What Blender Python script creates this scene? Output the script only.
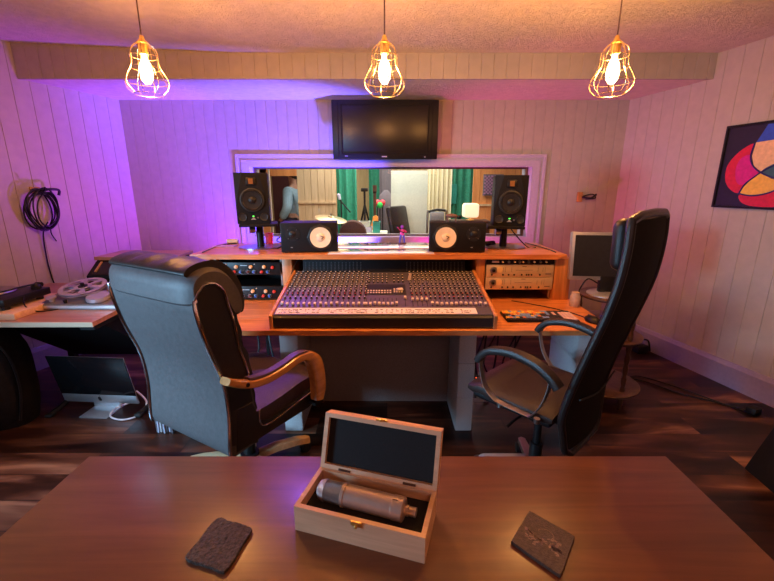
import bpy, bmesh, math, random
from math import sin, cos, pi, radians as R
from mathutils import Vector as V, Matrix as Mx, Euler
random.seed(7)
for o in list(bpy.data.objects): bpy.data.objects.remove(o)
sc = bpy.context.scene
COL = sc.collection
# ---------------------------------------------------------------- camera
FPX, TH, CH = 400.0, R(14.5), 1.55
cam = bpy.data.cameras.new('camera'); cam.sensor_width = 36; cam.lens = FPX/774*36; cam.clip_start = .02
camo = bpy.data.objects.new('camera', cam); COL.objects.link(camo)
camo.location = (0, 0, CH); camo.rotation_euler = (pi/2-TH, 0, 0); sc.camera = camo
# ---------------------------------------------------------------- world, exposure
w = bpy.data.worlds.new('world'); sc.world = w; w.use_nodes = True
w.node_tree.nodes['Background'].inputs[0].default_value = (.35, .3, .5, 1)
w.node_tree.nodes['Background'].inputs[1].default_value = .02
sc.view_settings.view_transform = 'Standard'; sc.view_settings.look = 'None'
sc.view_settings.gamma = 1; sc.view_settings.use_curve_mapping = False
sc.view_settings.exposure = -0.17
# ---------------------------------------------------------------- lights
def area(name, loc, target, size, power, col, spread=180, sy=None):
    l = bpy.data.lights.new(name, 'AREA'); l.energy = power; l.color = col; l.size = size; l.spread = R(spread)
    if sy: l.shape = 'RECTANGLE'; l.size_y = sy
    o = bpy.data.objects.new(name, l); COL.objects.link(o); o.location = loc
    o.rotation_euler = (V(target)-V(loc)).to_track_quat('-Z', 'Y').to_euler(); return o
def spot(name, loc, target, power, col, ang=90, blend=.6, rad=.05):
    l = bpy.data.lights.new(name, 'SPOT'); l.energy = power; l.color = col; l.spot_size = R(ang); l.spot_blend = blend; l.shadow_soft_size = rad
    o = bpy.data.objects.new(name, l); COL.objects.link(o); o.location = loc
    o.rotation_euler = (V(target)-V(loc)).to_track_quat('-Z', 'Y').to_euler(); return o
BULB_W, BULB_C, BULB_E = 54.0, (1, .43, .12), 45   # lamp power, colour, glow of the glass
spot('stage_light_blue', (-.1, 3.82, .6), (-1.05, 4.62, 2.1), 1050, (.11, .085, 1), 76, .8)
spot('stage_light_violet', (-1.2, 3.95, .5), (-2.65, 4.1, 1.85), 235, (.40, .035, 1), 78, 1)
spot('blue_wall_fill', (-.5, 3.75, .5), (-1.75, 4.45, 1.75), 560, (.09, .05, 1), 62, 1)  # added blue fill for the left back wall, no fixture of its own
spot('stage_light_magenta', (.25, 3.8, .45), (1.35, 4.4, 1.5), 110, (1, .04, .5), 105, 1)
spot('violet_bounce_fill', (-.95, 3.62, 2.33), (-.45, 2.2, .8), 48, (.30, .10, 1), 95, .8)  # added spot imitating violet bounce on console and chair, no fixture on the beam
area('daylight_left', (-2.95, .2, 1.25), (-.75, 2.0, .6), .7, 34, (.36, .68, 1), 75)
area('live_room_light', (0, 6.3, 2.45), (0, 6.4, 0), 2.4, 125, (1, .93, .82))
area('warm_fill', (.6, -1.2, 2.4), (.2, 2.0, .9), 1.2, 16, (1, .42, .27))  # added warm fill from behind the camera, not a known lamp
# ---------------------------------------------------------------- materials
MATS = {}
def nt(name):
    m = bpy.data.materials.new(name); m.use_nodes = True; MATS[name] = m
    return m, m.node_tree.nodes, m.node_tree.links, m.node_tree.nodes['Principled BSDF']
def mapping(n, l, scale, rot=(0, 0, 0)):
    tc = n.new('ShaderNodeTexCoord'); mp = n.new('ShaderNodeMapping'); l.new(tc.outputs['Object'], mp.inputs[0])
    mp.inputs['Scale'].default_value = scale; mp.inputs['Rotation'].default_value = rot; return mp
def ramp(n, stops):
    r = n.new('ShaderNodeValToRGB'); e = r.color_ramp.elements
    while len(e) < len(stops): e.new(.5)
    for i, (p, c) in enumerate(stops): e[i].position = p; e[i].color = (*c, 1)
    return r
def mat(name, col, rough=.5, metal=0, var=.12, scale=8, bump=.0, bscale=60, coat=0, spec=None):
    m, n, l, b = nt(name)
    mp = mapping(n, l, (scale,)*3); t = n.new('ShaderNodeTexNoise'); t.inputs['Detail'].default_value = 4; l.new(mp.outputs[0], t.inputs[0])
    a = tuple(max(0, c*(1-var)) for c in col); c2 = tuple(min(1, c*(1+var)) for c in col)
    r = ramp(n, [(.3, a), (.7, c2)]); l.new(t.outputs[0], r.inputs[0]); l.new(r.outputs[0], b.inputs['Base Color'])
    b.inputs['Roughness'].default_value = rough; b.inputs['Metallic'].default_value = metal
    b.inputs['Coat Weight'].default_value = coat
    if spec is not None: b.inputs['Specular IOR Level'].default_value = spec
    if bump:
        mp2 = mapping(n, l, (bscale,)*3); t2 = n.new('ShaderNodeTexNoise'); t2.inputs['Detail'].default_value = 5; l.new(mp2.outputs[0], t2.inputs[0])
        bp = n.new('ShaderNodeBump'); bp.inputs['Strength'].default_value = bump; bp.inputs['Distance'].default_value = .01
        l.new(t2.outputs[0], bp.inputs['Height']); l.new(bp.outputs[0], b.inputs['Normal'])
    return m
def wood(name, dark, light, rough=.4, axis='x', scale=1.0, coat=0, stretch=14, knots=True):
    m, n, l, b = nt(name)
    s = {'x': (1.2, stretch, stretch), 'y': (stretch, 1.2, stretch), 'z': (stretch, stretch, 1.2)}[axis]
    mp = mapping(n, l, tuple(q*scale for q in s))
    t = n.new('ShaderNodeTexNoise'); t.inputs['Scale'].default_value = 1.6; t.inputs['Detail'].default_value = 8; t.inputs['Roughness'].default_value = .6; t.inputs['Distortion'].default_value = .8
    l.new(mp.outputs[0], t.inputs[0])
    mid = tuple((a+c)/2 for a, c in zip(dark, light))
    r = ramp(n, [(.28, dark), (.5, mid), (.72, light)]); l.new(t.outputs[0], r.inputs[0]); l.new(r.outputs[0], b.inputs['Base Color'])
    b.inputs['Roughness'].default_value = rough; b.inputs['Coat Weight'].default_value = coat; b.inputs['Coat Roughness'].default_value = .2
    bp = n.new('ShaderNodeBump'); bp.inputs['Strength'].default_value = .12; bp.inputs['Distance'].default_value = .004
    l.new(t.outputs[0], bp.inputs['Height']); l.new(bp.outputs[0], b.inputs['Normal'])
    return m
def emis(name, col, st):
    m, n, l, b = nt(name); b.inputs['Base Color'].default_value = (*col, 1); b.inputs['Emission Color'].default_value = (*col, 1); b.inputs['Emission Strength'].default_value = st
    return m
def glass(name, tint=(1, 1, 1), gloss=.08, rough=.02):
    m, n, l, b = nt(name); n.remove(b)
    tr = n.new('ShaderNodeBsdfTransparent'); tr.inputs[0].default_value = (*tint, 1)
    gl = n.new('ShaderNodeBsdfGlossy'); gl.inputs['Roughness'].default_value = rough
    fr = n.new('ShaderNodeFresnel'); fr.inputs[0].default_value = 1.35
    mx = n.new('ShaderNodeMixShader'); l.new(fr.outputs[0], mx.inputs[0]); l.new(tr.outputs[0], mx.inputs[1]); l.new(gl.outputs[0], mx.inputs[2])
    l.new(mx.outputs[0], n['Material Output'].inputs[0]); return m
M_WALL = mat('painted_boards', (.46, .395, .345), .55, var=.05, scale=3, bump=.05, bscale=30)
M_CEIL = mat('textured_ceiling', (.88, .76, .62), .8, var=.06, scale=3)
def ceilbump():
    m = M_CEIL; n = m.node_tree.nodes; l = m.node_tree.links; b = n['Principled BSDF']
    mp = mapping(n, l, (22, 22, 22)); t = n.new('ShaderNodeTexNoise'); t.inputs['Scale'].default_value = 1.4; t.inputs['Detail'].default_value = 6; t.inputs['Roughness'].default_value = .7
    t.inputs['Distortion'].default_value = 1.2; l.new(mp.outputs[0], t.inputs[0])
    bp = n.new('ShaderNodeBump'); bp.inputs['Strength'].default_value = .9; bp.inputs['Distance'].default_value = .035
    l.new(t.outputs[0], bp.inputs['Height']); l.new(bp.outputs[0], b.inputs['Normal'])
ceilbump()
M_BASEB = mat('painted_skirting', (.30, .25, .36), .4, var=.06)
M_FRAMEP = mat('lilac_lit_paint', (.48, .42, .55), .4, var=.05)  # lilac of the coloured lights put into the frame colour
def floor_mat():
    m, n, l, b = nt('walnut_planks')
    tc = n.new('ShaderNodeTexCoord')
    br = n.new('ShaderNodeTexBrick'); br.inputs['Scale'].default_value = 1; br.inputs['Brick Width'].default_value = 1.25; br.inputs['Row Height'].default_value = .19
    br.inputs['Mortar Size'].default_value = .0022; br.inputs['Color1'].default_value = (0, 0, 0, 1); br.inputs['Color2'].default_value = (1, 1, 1, 1); br.inputs['Mortar'].default_value = (.3, .3, .3, 1); br.offset = .37
    l.new(tc.outputs['Object'], br.inputs[0])
    mp = n.new('ShaderNodeMapping'); mp.inputs['Scale'].default_value = (1.1, 5.5, 1); l.new(tc.outputs['Object'], mp.inputs[0])
    add = n.new('ShaderNodeVectorMath'); add.operation = 'MULTIPLY_ADD'; l.new(br.outputs['Color'], add.inputs[0]); add.inputs[1].default_value = (9, 7, 5); l.new(mp.outputs[0], add.inputs[2])
    t = n.new('ShaderNodeTexNoise'); t.inputs['Scale'].default_value = 1.0; t.inputs['Detail'].default_value = 4.5; t.inputs['Distortion'].default_value = .9; t.inputs['Roughness'].default_value = .5
    l.new(add.outputs[0], t.inputs[0])
    r = ramp(n, [(.33, (.008, .003, .002)), (.48, (.035, .012, .007)), (.6, (.11, .042, .023)), (.74, (.32, .16, .09))]); l.new(t.outputs[0], r.inputs[0])
    tone = n.new('ShaderNodeMix'); tone.data_type = 'RGBA'; tone.blend_type = 'MULTIPLY'; tone.inputs[0].default_value = 1
    r2 = ramp(n, [(0, (.4, .37, .37)), (1, (1.7, 1.65, 1.6))]); l.new(br.outputs['Color'], r2.inputs[0])
    l.new(r.outputs[0], tone.inputs[6]); l.new(r2.outputs[0], tone.inputs[7])
    mo = n.new('ShaderNodeMix'); mo.data_type = 'RGBA'; l.new(br.outputs['Fac'], mo.inputs[0]); l.new(tone.outputs[2], mo.inputs[6]); mo.inputs[7].default_value = (.012, .006, .005, 1)
    l.new(mo.outputs[2], b.inputs['Base Color']); b.inputs['Roughness'].default_value = .36; b.inputs['Specular IOR Level'].default_value = .32
    bp = n.new('ShaderNodeBump'); bp.inputs['Strength'].default_value = .25; bp.inputs['Distance'].default_value = .003; bp.invert = True
    l.new(br.outputs['Fac'], bp.inputs['Height']); l.new(bp.outputs[0], b.inputs['Normal'])
    return m
M_FLOOR = floor_mat()
M_DESK = wood('oiled_pine_slab', (.46, .13, .036), (.92, .36, .12), .32, 'x', 1.0, coat=.3)
M_DESKV = wood('oiled_pine_upright', (.34, .11, .035), (.78, .33, .11), .4, 'z', 1.2)
M_WALNUT = wood('walnut_table', (.105, .036, .016), (.20, .074, .032), .33, 'x', .9, coat=.15, stretch=18)
M_LDESK = wood('reddish_desk_board', (.30, .12, .075), (.48, .22, .14), .4, 'x')
M_EDGE = wood('pale_board_edge', (.5, .35, .22), (.7, .52, .36), .5, 'x')
M_BOXW = wood('pale_box_wood', (.62, .35, .2), (.86, .55, .34), .5, 'x', 1.6)
M_ARM = wood('amber_lacquered_wood', (.38, .15, .04), (.62, .29, .09), .25, 'y', 1, coat=.5)
M_BASEW = wood('blond_wood', (.6, .4, .2), (.8, .58, .34), .35, 'x', 1)
M_DARKW = wood('dark_turned_wood', (.045, .017, .01), (.13, .055, .03), .35, 'z')
M_PINE = wood('pine_cladding', (.52, .36, .2), (.76, .58, .36), .5, 'z', .8)
M_ORANGE = wood('orange_cladding', (.62, .22, .07), (.88, .38, .13), .5, 'z', .8)
M_YELLOWB = wood('yellow_board', (.6, .43, .2), (.8, .62, .33), .5, 'z', .8)
M_LEATHER = mat('dark_leather', (.085, .076, .078), .45, var=.15, scale=12, bump=.18, bscale=110)
M_LEATHB = mat('black_leather', (.018, .014, .014), .35, var=.2, scale=12, bump=.15, bscale=110)
M_PURPLE = mat('violet_lit_pad', (.09, .05, .07), .35, var=.2)  # purple sheen of the light put into the pad colour
M_CHROME = mat('chrome_trim', (.8, .82, .85), .12, 1, var=.02)
M_STEEL = mat('brushed_steel', (.42, .4, .39), .32, 1, var=.06)
M_ALU = mat('aluminium', (.62, .64, .67), .35, .8, var=.04)
M_MIC = mat('satin_nickel', (.62, .48, .40), .36, .6, var=.05)
M_BRASS = mat('polished_brass', (.95, .62, .2), .3, .85, var=.04)
M_CAGE = mat('gilt_wire', (.95, .74, .42), .25, 1, var=.04)
M_BLACK = mat('black_plastic', (.010, .009, .010), .4, var=.2, spec=.3)
M_BLACKM = mat('matt_black', (.007, .006, .007), .6, var=.2, bump=.05, spec=.2)
M_MESHF = mat('black_mesh_fabric', (.011, .010, .011), .8, var=.3, bump=.3, bscale=400, spec=.2)
M_GLOSSB = mat('gloss_black_screen', (.008, .008, .01), .08, var=.05)
M_SCRM = mat('matt_screen', (.02, .02, .024), .4, var=.15)
M_VINYL = mat('black_vinyl_cabinet', (.008, .007, .008), .5, var=.1, bump=.08, bscale=200, spec=.25)
M_CONE = mat('cream_paper_cone', (.86, .68, .45), .7, var=.05)
M_CONEB = mat('black_speaker_cone', (.012, .011, .012), .45, var=.15, spec=.35)
M_RUB = mat('rubber_surround', (.01, .01, .01), .5)
M_COPPER = mat('copper_ribbon', (.28, .12, .035), .45, .6)
M_LEDG = emis('green_led', (.1, 1, .1), 3)
M_LEDR = emis('red_led', (1, .12, .03), 3)
M_CONS = mat('console_grey_panel', (.085, .075, .105), .42, var=.15, scale=20)
M_CONSD = mat('console_dark_panel', (.022, .02, .024), .4, var=.15)
M_KNOBB = mat('dark_knob', (.018, .016, .018), .4)
M_CAPW = mat('ivory_cap', (.72, .62, .56), .4, var=.06)
M_CAPR = mat('red_cap', (.8, .06, .04), .35)
M_CAPB = mat('blue_cap', (.04, .12, .5), .35)
M_CAPC = mat('cream_knob', (.85, .6, .36), .4, var=.06)
M_PAPER = mat('white_tape', (.8, .74, .74), .6, var=.06, scale=30)
M_INK = mat('black_ink', (.03, .02, .03), .7)
M_SILVER = mat('champagne_fascia', (.72, .58, .44), .38, .35, var=.05)
M_BLOCK = mat('aerated_concrete_block', (.72, .70, .71), .9, var=.18, scale=40, bump=.9, bscale=90)
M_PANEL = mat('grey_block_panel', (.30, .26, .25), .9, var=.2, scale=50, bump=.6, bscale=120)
M_WHITEG = mat('glossy_reflection_white', (.86, .86, .9), .1, var=.02, coat=1)
M_SLATE = mat('rough_slate', (.06, .042, .032), .5, var=.75, scale=30, bump=1, bscale=22)
M_SLATE2 = mat('brown_slate', (.085, .06, .05), .5, var=.35, scale=30, bump=.3, bscale=80)
M_ETCH = mat('etched_grey', (.3, .21, .17), .7, var=.4, scale=120)
M_FOAM = mat('charcoal_foam', (.013, .013, .015), .95, var=.3, scale=90, bump=.3, bscale=300)
M_GRILLE = mat('steel_mesh_grille', (.32, .28, .26), .35, .9, var=.5, scale=300, bump=.6, bscale=420)
M_GREEN = mat('green_curtain_cloth', (.035, .30, .19), .8, var=.2, scale=6)
M_SHEET = mat('pale_sheet', (.68, .72, .60), .85, var=.06, bump=.2, bscale=8)
M_CREAM = mat('cream_sheet', (.72, .66, .45), .85, var=.08, bump=.2, bscale=8)
M_GREYC = mat('grey_cloth', (.15, .13, .15), .9, var=.1)
M_MAROON = mat('maroon_door', (.13, .045, .055), .6, var=.15)
M_GLASS = glass('window_glass')
def bulbmat():
    m, n, l, b = nt('glowing_bulb'); n.remove(b)
    e = n.new('ShaderNodeEmission'); e.inputs[0].default_value = (1, .52, .2, 1); e.inputs[1].default_value = BULB_E
    tr = n.new('ShaderNodeBsdfTransparent'); mx = n.new('ShaderNodeMixShader'); mx.inputs[0].default_value = .25
    l.new(tr.outputs[0], mx.inputs[1]); l.new(e.outputs[0], mx.inputs[2]); l.new(mx.outputs[0], n['Material Output'].inputs[0]); return m
M_BULB = bulbmat()
M_BULBG = glass('bulb_glass', (1, .9, .75))
M_SHADE = emis('lit_lampshade', (1, .80, .52), 1.05)
M_SKIN = mat('skin', (.55, .33, .25), .6)
M_SHIRT = mat('pale_blue_shirt', (.33, .55, .72), .8, var=.1)
M_JEANS = mat('dark_trousers', (.03, .04, .08), .8)
M_HAIR = mat('dark_hair', (.04, .025, .02), .7)
M_TEAL = mat('teal_plastic', (.04, .42, .36), .5)
M_LILAC = mat('pale_lilac_plastic', (.62, .6, .75), .5)
M_BROWN = mat('brown_hide', (.16, .085, .07), .6)
M_CYMB = mat('bronze_cymbal', (.72, .58, .35), .3, .9)
M_REDP = mat('red_plastic', (.75, .05, .08), .4)
M_ORNG = mat('orange_lacquer', (.85, .3, .05), .3)
M_PINK = mat('pink_figure_paint', (.75, .06, .4), .5)
M_BLUEP = mat('blue_figure_paint', (.1, .1, .7), .5)
M_VIOL = mat('violet_figure_paint', (.25, .05, .5), .5)
M_REEL = mat('pale_reel_metal', (.48, .42, .48), .35, .4, var=.04)
M_DECK = mat('grey_tape_deck', (.2, .17, .17), .4, .3, var=.06)
M_BAG = mat('dark_padded_nylon', (.011, .007, .007), .8, var=.3, bump=.3, bscale=200, spec=.2)
M_GREYP = mat('cool_grey_plastic', (.34, .37, .43), .35, .2)
M_WHITEC = mat('white_cable', (.8, .8, .85), .4)
M_ARTK = mat('art_black', (.02, .015, .03), .35)
M_ARTR = mat('art_red', (.62, .012, .04), .4)
M_ARTB = mat('art_blue', (.03, .09, .55), .4)
M_ARTN = mat('art_navy_line', (.02, .015, .16), .4)
M_ARTY = mat('art_yellow', (.85, .5, .06), .4)
M_ARTC = mat('art_sand', (.8, .52, .26), .4)
M_ARTG = mat('art_dark_teal', (.03, .10, .13), .4)
M_ARTM = mat('art_magenta', (.6, .01, .22), .4)
M_KEYY = mat('yellow_keys', (.9, .55, .08), .5); M_KEYL = mat('blue_keys', (.2, .35, .65), .5); M_KEYO = mat('orange_keys', (.85, .25, .06), .5); M_KEYP = mat('pale_pink_keys', (.75, .5, .45), .5); M_KEYK = mat('black_keys', (.03, .03, .035), .45)
# ---------------------------------------------------------------- mesh helpers
class MB:
    def __init__(s, M=None): s.bm = bmesh.new(); s.M = M or Mx(); s.mi = 0
    def add(s, verts, faces, T=None):
        T = s.M @ T if T is not None else s.M
        vs = [s.bm.verts.new(T @ V(v)) for v in verts]
        for f in faces:
            try: fc = s.bm.faces.new([vs[i] for i in f]); fc.material_index = s.mi
            except ValueError: pass
        return s
    def box(s, c, d, rot=None, r=0, seg=2):
        x, y, z = d[0]/2, d[1]/2, d[2]/2
        T = Mx.Translation(V(c))
        if rot: T = T @ Euler(rot).to_matrix().to_4x4()
        vs = [(a*x, b*y, e*z) for a in (-1, 1) for b in (-1, 1) for e in (-1, 1)]
        fs = [(0, 1, 3, 2), (4, 6, 7, 5), (0, 4, 5, 1), (2, 3, 7, 6), (0, 2, 6, 4), (1, 5, 7, 3)]
        if r <= 0: return s.add(vs, fs, T)
        b = bmesh.new(); vv = [b.verts.new(v) for v in vs]
        for f in fs: b.faces.new([vv[i] for i in f])
        bmesh.ops.bevel(b, geom=b.edges[:], offset=min(r, min(x, y, z)*.98), segments=seg, profile=.5, affect='EDGES')
        b.verts.index_update()
        s.add([v.co[:] for v in b.verts], [[v.index for v in f.verts] for f in b.faces], T); b.free(); return s
    def bx(s, x0, x1, y0, y1, z0, z1, r=0): return s.box(((x0+x1)/2, (y0+y1)/2, (z0+z1)/2), (abs(x1-x0), abs(y1-y0), abs(z1-z0)), None, r)
    def rings(s, rs, cap=True, close=True):
        n = len(rs[0]); vs = [p for r_ in rs for p in r_]; fs = []
        for i in range(len(rs)-1):
            for j in range(n if close else n-1):
                k = (j+1) % n; fs.append((i*n+j, i*n+k, (i+1)*n+k, (i+1)*n+j))
        if cap: fs.append(tuple(reversed(range(n)))); fs.append(tuple((len(rs)-1)*n+j for j in range(n)))
        return s.add(vs, fs)
    def cyl(s, p0, p1, r0, r1=None, seg=20, cap=True):
        p0, p1 = V(p0), V(p1); r1 = r0 if r1 is None else r1
        q = (p1-p0).to_track_quat('Z', 'Y'); u, v = q @ V((1, 0, 0)), q @ V((0, 1, 0))
        return s.rings([[p+u*cos(2*pi*k/seg)*r_+v*sin(2*pi*k/seg)*r_ for k in range(seg)] for p, r_ in ((p0, r0), (p1, r1))], cap)
    def lathe(s, prof, c=(0, 0, 0), axis=(0, 0, 1), seg=28, cap=True):
        q = V(axis).to_track_quat('Z', 'Y'); u, v, w_ = q @ V((1, 0, 0)), q @ V((0, 1, 0)), q @ V((0, 0, 1)); c = V(c)
        return s.rings([[c+w_*z+u*cos(2*pi*k/seg)*max(r_, 1e-4)+v*sin(2*pi*k/seg)*max(r_, 1e-4) for k in range(seg)] for r_, z in prof], cap)
    def tube(s, pts, r, seg=8, smooth=0, closed=False):
        pts = [V(p) for p in pts]
        if smooth:
            out = []; n = len(pts)
            rng = range(n) if closed else range(n-1)
            for i in rng:
                g = (lambda k: pts[k % n]) if closed else (lambda k: pts[max(0, min(n-1, k))])
                p0, p1, p2, p3 = g(i-1), g(i), g(i+1), g(i+2)
                for k in range(smooth):
                    t = k/smooth; out.append(.5*((2*p1)+(-p0+p2)*t+(2*p0-5*p1+4*p2-p3)*t*t+(-p0+3*p1-3*p2+p3)*t**3))
            if not closed: out.append(pts[-1])
            pts = out
        rr = r if isinstance(r, (list, tuple)) else None
        rs = []; n = len(pts); up = None
        for i, p in enumerate(pts):
            if closed: d = pts[(i+1) % n]-pts[i-1]
            else: d = pts[min(n-1, i+1)]-pts[max(0, i-1)]
            d.normalize()
            if up is None: up = V((0, 0, 1)) if abs(d.z) < .9 else V((1, 0, 0))
            a = d.cross(up)
            if a.length < 1e-5: a = d.orthogonal()
            a.normalize(); b = a.cross(d); up = b
            q = rr[min(len(rr)-1, int(i*len(rr)/n))] if rr else r
            rs.append([p+a*cos(2*pi*k/seg)*q+b*sin(2*pi*k/seg)*q for k in range(seg)])
        if closed: rs.append(rs[0]); return s.rings(rs, False)
        return s.rings(rs, True)
    def prism(s, poly, x0, x1, plane='yz', r=0):
        # poly in the plane, extruded along the third axis
        f = {'yz': lambda a, b, c: (c, a, b), 'xz': lambda a, b, c: (a, c, b), 'xy': lambda a, b, c: (a, b, c)}[plane]
        n = len(poly); b = bmesh.new()
        vs = [b.verts.new(f(p[0], p[1], x0)) for p in poly]+[b.verts.new(f(p[0], p[1], x1)) for p in poly]
        fs = [b.faces.new(vs[:n]), b.faces.new(list(reversed(vs[n:])))]
        for i in range(n): b.faces.new((vs[i], vs[n+i], vs[n+(i+1) % n], vs[(i+1) % n]))
        if r:
            ed = [e for e in b.edges if len(e.link_faces) == 2 and any(fc in fs for fc in e.link_faces)]
            bmesh.ops.bevel(b, geom=ed, offset=r, segments=3, profile=.5, affect='EDGES')
        b.verts.index_update(); s.add([v.co[:] for v in b.verts], [[v.index for v in fc.verts] for fc in b.faces]); b.free(); return s
    def sphere(s, c, r, sc_=(1, 1, 1), seg=16):
        rs = []
        for i in range(seg//2+1):
            a = -pi/2+pi*i/(seg//2); rs.append([V(c)+V((cos(a)*cos(2*pi*k/seg)*r*sc_[0], cos(a)*sin(2*pi*k/seg)*r*sc_[1], sin(a)*r*sc_[2])) for k in range(seg)])
        return s.rings(rs, True)
    def ribbon(s, pts, wv, th_, n=None):
        # strip following pts with half-width vector wv and half-thickness th_
        pts = [V(p) for p in pts]; wv = V(wv); rs = []
        for i, p in enumerate(pts):
            d = (pts[min(len(pts)-1, i+1)]-pts[max(0, i-1)]).normalized(); u = d.cross(wv).normalized()*th_
            ww = wv
            rs.append([p-ww*.85-u, p+ww*.85-u, p+ww-u*.4, p+ww+u*.4, p+ww*.85+u, p-ww*.85+u, p-ww+u*.4, p-ww-u*.4])
        return s.rings(rs, True)
    def build(s, name, mats, parent=None, smooth=True, ang=35, loc=None):
        bmesh.ops.remove_doubles(s.bm, verts=s.bm.verts[:], dist=1e-6)
        bmesh.ops.recalc_face_normals(s.bm, faces=s.bm.faces[:])
        me = bpy.data.meshes.new(name); s.bm.to_mesh(me); s.bm.free()
        for m in (mats if isinstance(mats, (list, tuple)) else [mats]): me.materials.append(m)
        if smooth:
            me.shade_smooth(); me.set_sharp_from_angle(angle=R(ang))
        o = bpy.data.objects.new(name, me); COL.objects.link(o)
        if parent: o.parent = parent
        if loc: o.location = loc
        return o
def smoothpts(pts, k=6, closed=False):
    pts = [V(p) for p in pts]; out = []; n = len(pts)
    for i in (range(n) if closed else range(n-1)):
        g = (lambda q: pts[q % n]) if closed else (lambda q: pts[max(0, min(n-1, q))])
        p0, p1, p2, p3 = g(i-1), g(i), g(i+1), g(i+2)
        for j in range(k):
            t = j/k; out.append(.5*((2*p1)+(-p0+p2)*t+(2*p0-5*p1+4*p2-p3)*t*t+(-p0+3*p1-3*p2+p3)*t**3))
    if not closed: out.append(pts[-1])
    return out
def tag(o, label=None, cat=None, group=None, kind=None):
    if label: o['label'] = label
    if cat: o['category'] = cat
    if group: o['group'] = group
    if kind: o['kind'] = kind
    return o
def thing(name, label, cat, loc=(0, 0, 0), rz=0, group=None):
    o = bpy.data.objects.new(name, None); COL.objects.link(o); o.location = loc; o.rotation_euler = (0, 0, rz); o.empty_display_size = .05
    return tag(o, label, cat, group)
def cp(o, parent=None, loc=None):
    c = o.copy(); COL.objects.link(c); c.parent = parent
    if loc is not None: c.location = loc
    return c
KIDS = {}
def copy_tree(o, parent=None, deep=0):
    c = o.copy(); COL.objects.link(c); c.parent = parent
    for ch in list(o.children): copy_tree(ch, c)
    return c
_c, _s = cos(TH), sin(TH)
def ray(px, py):
    u = (px-387)/FPX; v = (290.5-py)/FPX; return V((u, _c+v*_s, -_s+v*_c))
def atY(px, py, Y): r = ray(px, py); k = Y/r.y; return V((r.x*k, Y, CH+r.z*k))
def atZ(px, py, Z): r = ray(px, py); k = (Z-CH)/r.z; return V((r.x*k, r.y*k, Z))
# room plan
YB = 4.33; ZS = 2.39; ZC = 2.572; YF = 3.53; YN = -2.4
def XR(y): return 2.42+.234*(YB-y)
def XL(y): return -2.67-.35*(YB-y)
def onR(px, py): r = ray(px, py); Y = (2.42+.234*YB)/(r.x/r.y+.234); return atY(px, py, Y)
def onL(px, py): r = ray(px, py); Y = (-2.67-.35*YB)/(r.x/r.y-.35); return atY(px, py, Y)
# ---------------------------------------------------------------- the room
def boards(mb, A, B, z0, z1, inward, pitch=.104, g=.008, d=.0045, back=.08, phase=0):
    A, B = V((*A, 0)), V((*B, 0)); L = (B-A).length; t = (B-A)/L; n = V((*inward, 0)).normalized()
    prof = [(0, 0)]; x = pitch-phase
    while x < L-g:
        prof += [(x-g/2, 0), (x-g*.2, d), (x+g*.2, d), (x+g/2, 0)]; x += pitch
    prof += [(L, 0)]
    for i in range(len(prof)-1):
        (a, da), (b, db) = prof[i], prof[i+1]
        p, q = A+t*a-n*da, A+t*b-n*db
        mb.add([(p.x, p.y, z0), (q.x, q.y, z0), (q.x, q.y, z1), (p.x, p.y, z1)], [(0, 1, 2, 3)])
    a0, b0 = A-n*back, B-n*back
    mb.add([(A.x, A.y, z0), (B.x, B.y, z0), (b0.x, b0.y, z0), (a0.x, a0.y, z0), (A.x, A.y, z1), (B.x, B.y, z1), (b0.x, b0.y, z1), (a0.x, a0.y, z1)],
           [(0, 1, 2, 3), (4, 7, 6, 5), (2, 6, 7, 3), (0, 3, 7, 4), (1, 5, 6, 2)])
WX0, WX1, WZ0, WZ1 = -1.45, 1.53, 1.01, 1.765      # window opening
m = MB()
boards(m, (-2.67, YB), (WX0, YB), 0, ZC+.2, (0, -1)); boards(m, (WX1, YB), (2.42, YB), 0, ZC+.2, (0, -1), phase=.05)
boards(m, (WX0, YB), (WX1, YB), 0, WZ0, (0, -1), phase=.076); boards(m, (WX0, YB), (WX1, YB), WZ1, ZC+.2, (0, -1), phase=.076)
tag(m.build('wall_back', M_WALL, smooth=False), kind='structure')
m = MB(); boards(m, (XR(YB), YB), (XR(YN), YN), 0, ZC+.2, (-1, -.234), pitch=.13); tag(m.build('wall_right', M_WALL, smooth=False), kind='structure')
m = MB(); boards(m, (XL(YB), YB), (XL(YN), YN), 0, ZC+.2, (1, -.333), pitch=.13); tag(m.build('wall_left', M_WALL, smooth=False), kind='structure')
m = MB(); boards(m, (XL(YN), YN), (XR(YN), YN), 0, ZC+.2, (0, 1)); tag(m.build('wall_front', M_WALL, smooth=False), kind='structure')
m = MB(); m.add([(XL(YN)-.05, YN, 0), (XR(YN)+.05, YN, 0), (XR(YB)+.03, YB+.05, 0), (XL(YB)-.03, YB+.05, 0), (XL(YN)-.05, YN, -.1), (XR(YN)+.05, YN, -.1), (XR(YB)+.03, YB+.05, -.1), (XL(YB)-.03, YB+.05, -.1)], [(0, 1, 2, 3), (7, 6, 5, 4), (0, 4, 5, 1), (1, 5, 6, 2), (2, 6, 7, 3), (3, 7, 4, 0)])
tag(m.build('floor', M_FLOOR, smooth=False), kind='structure')
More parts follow.
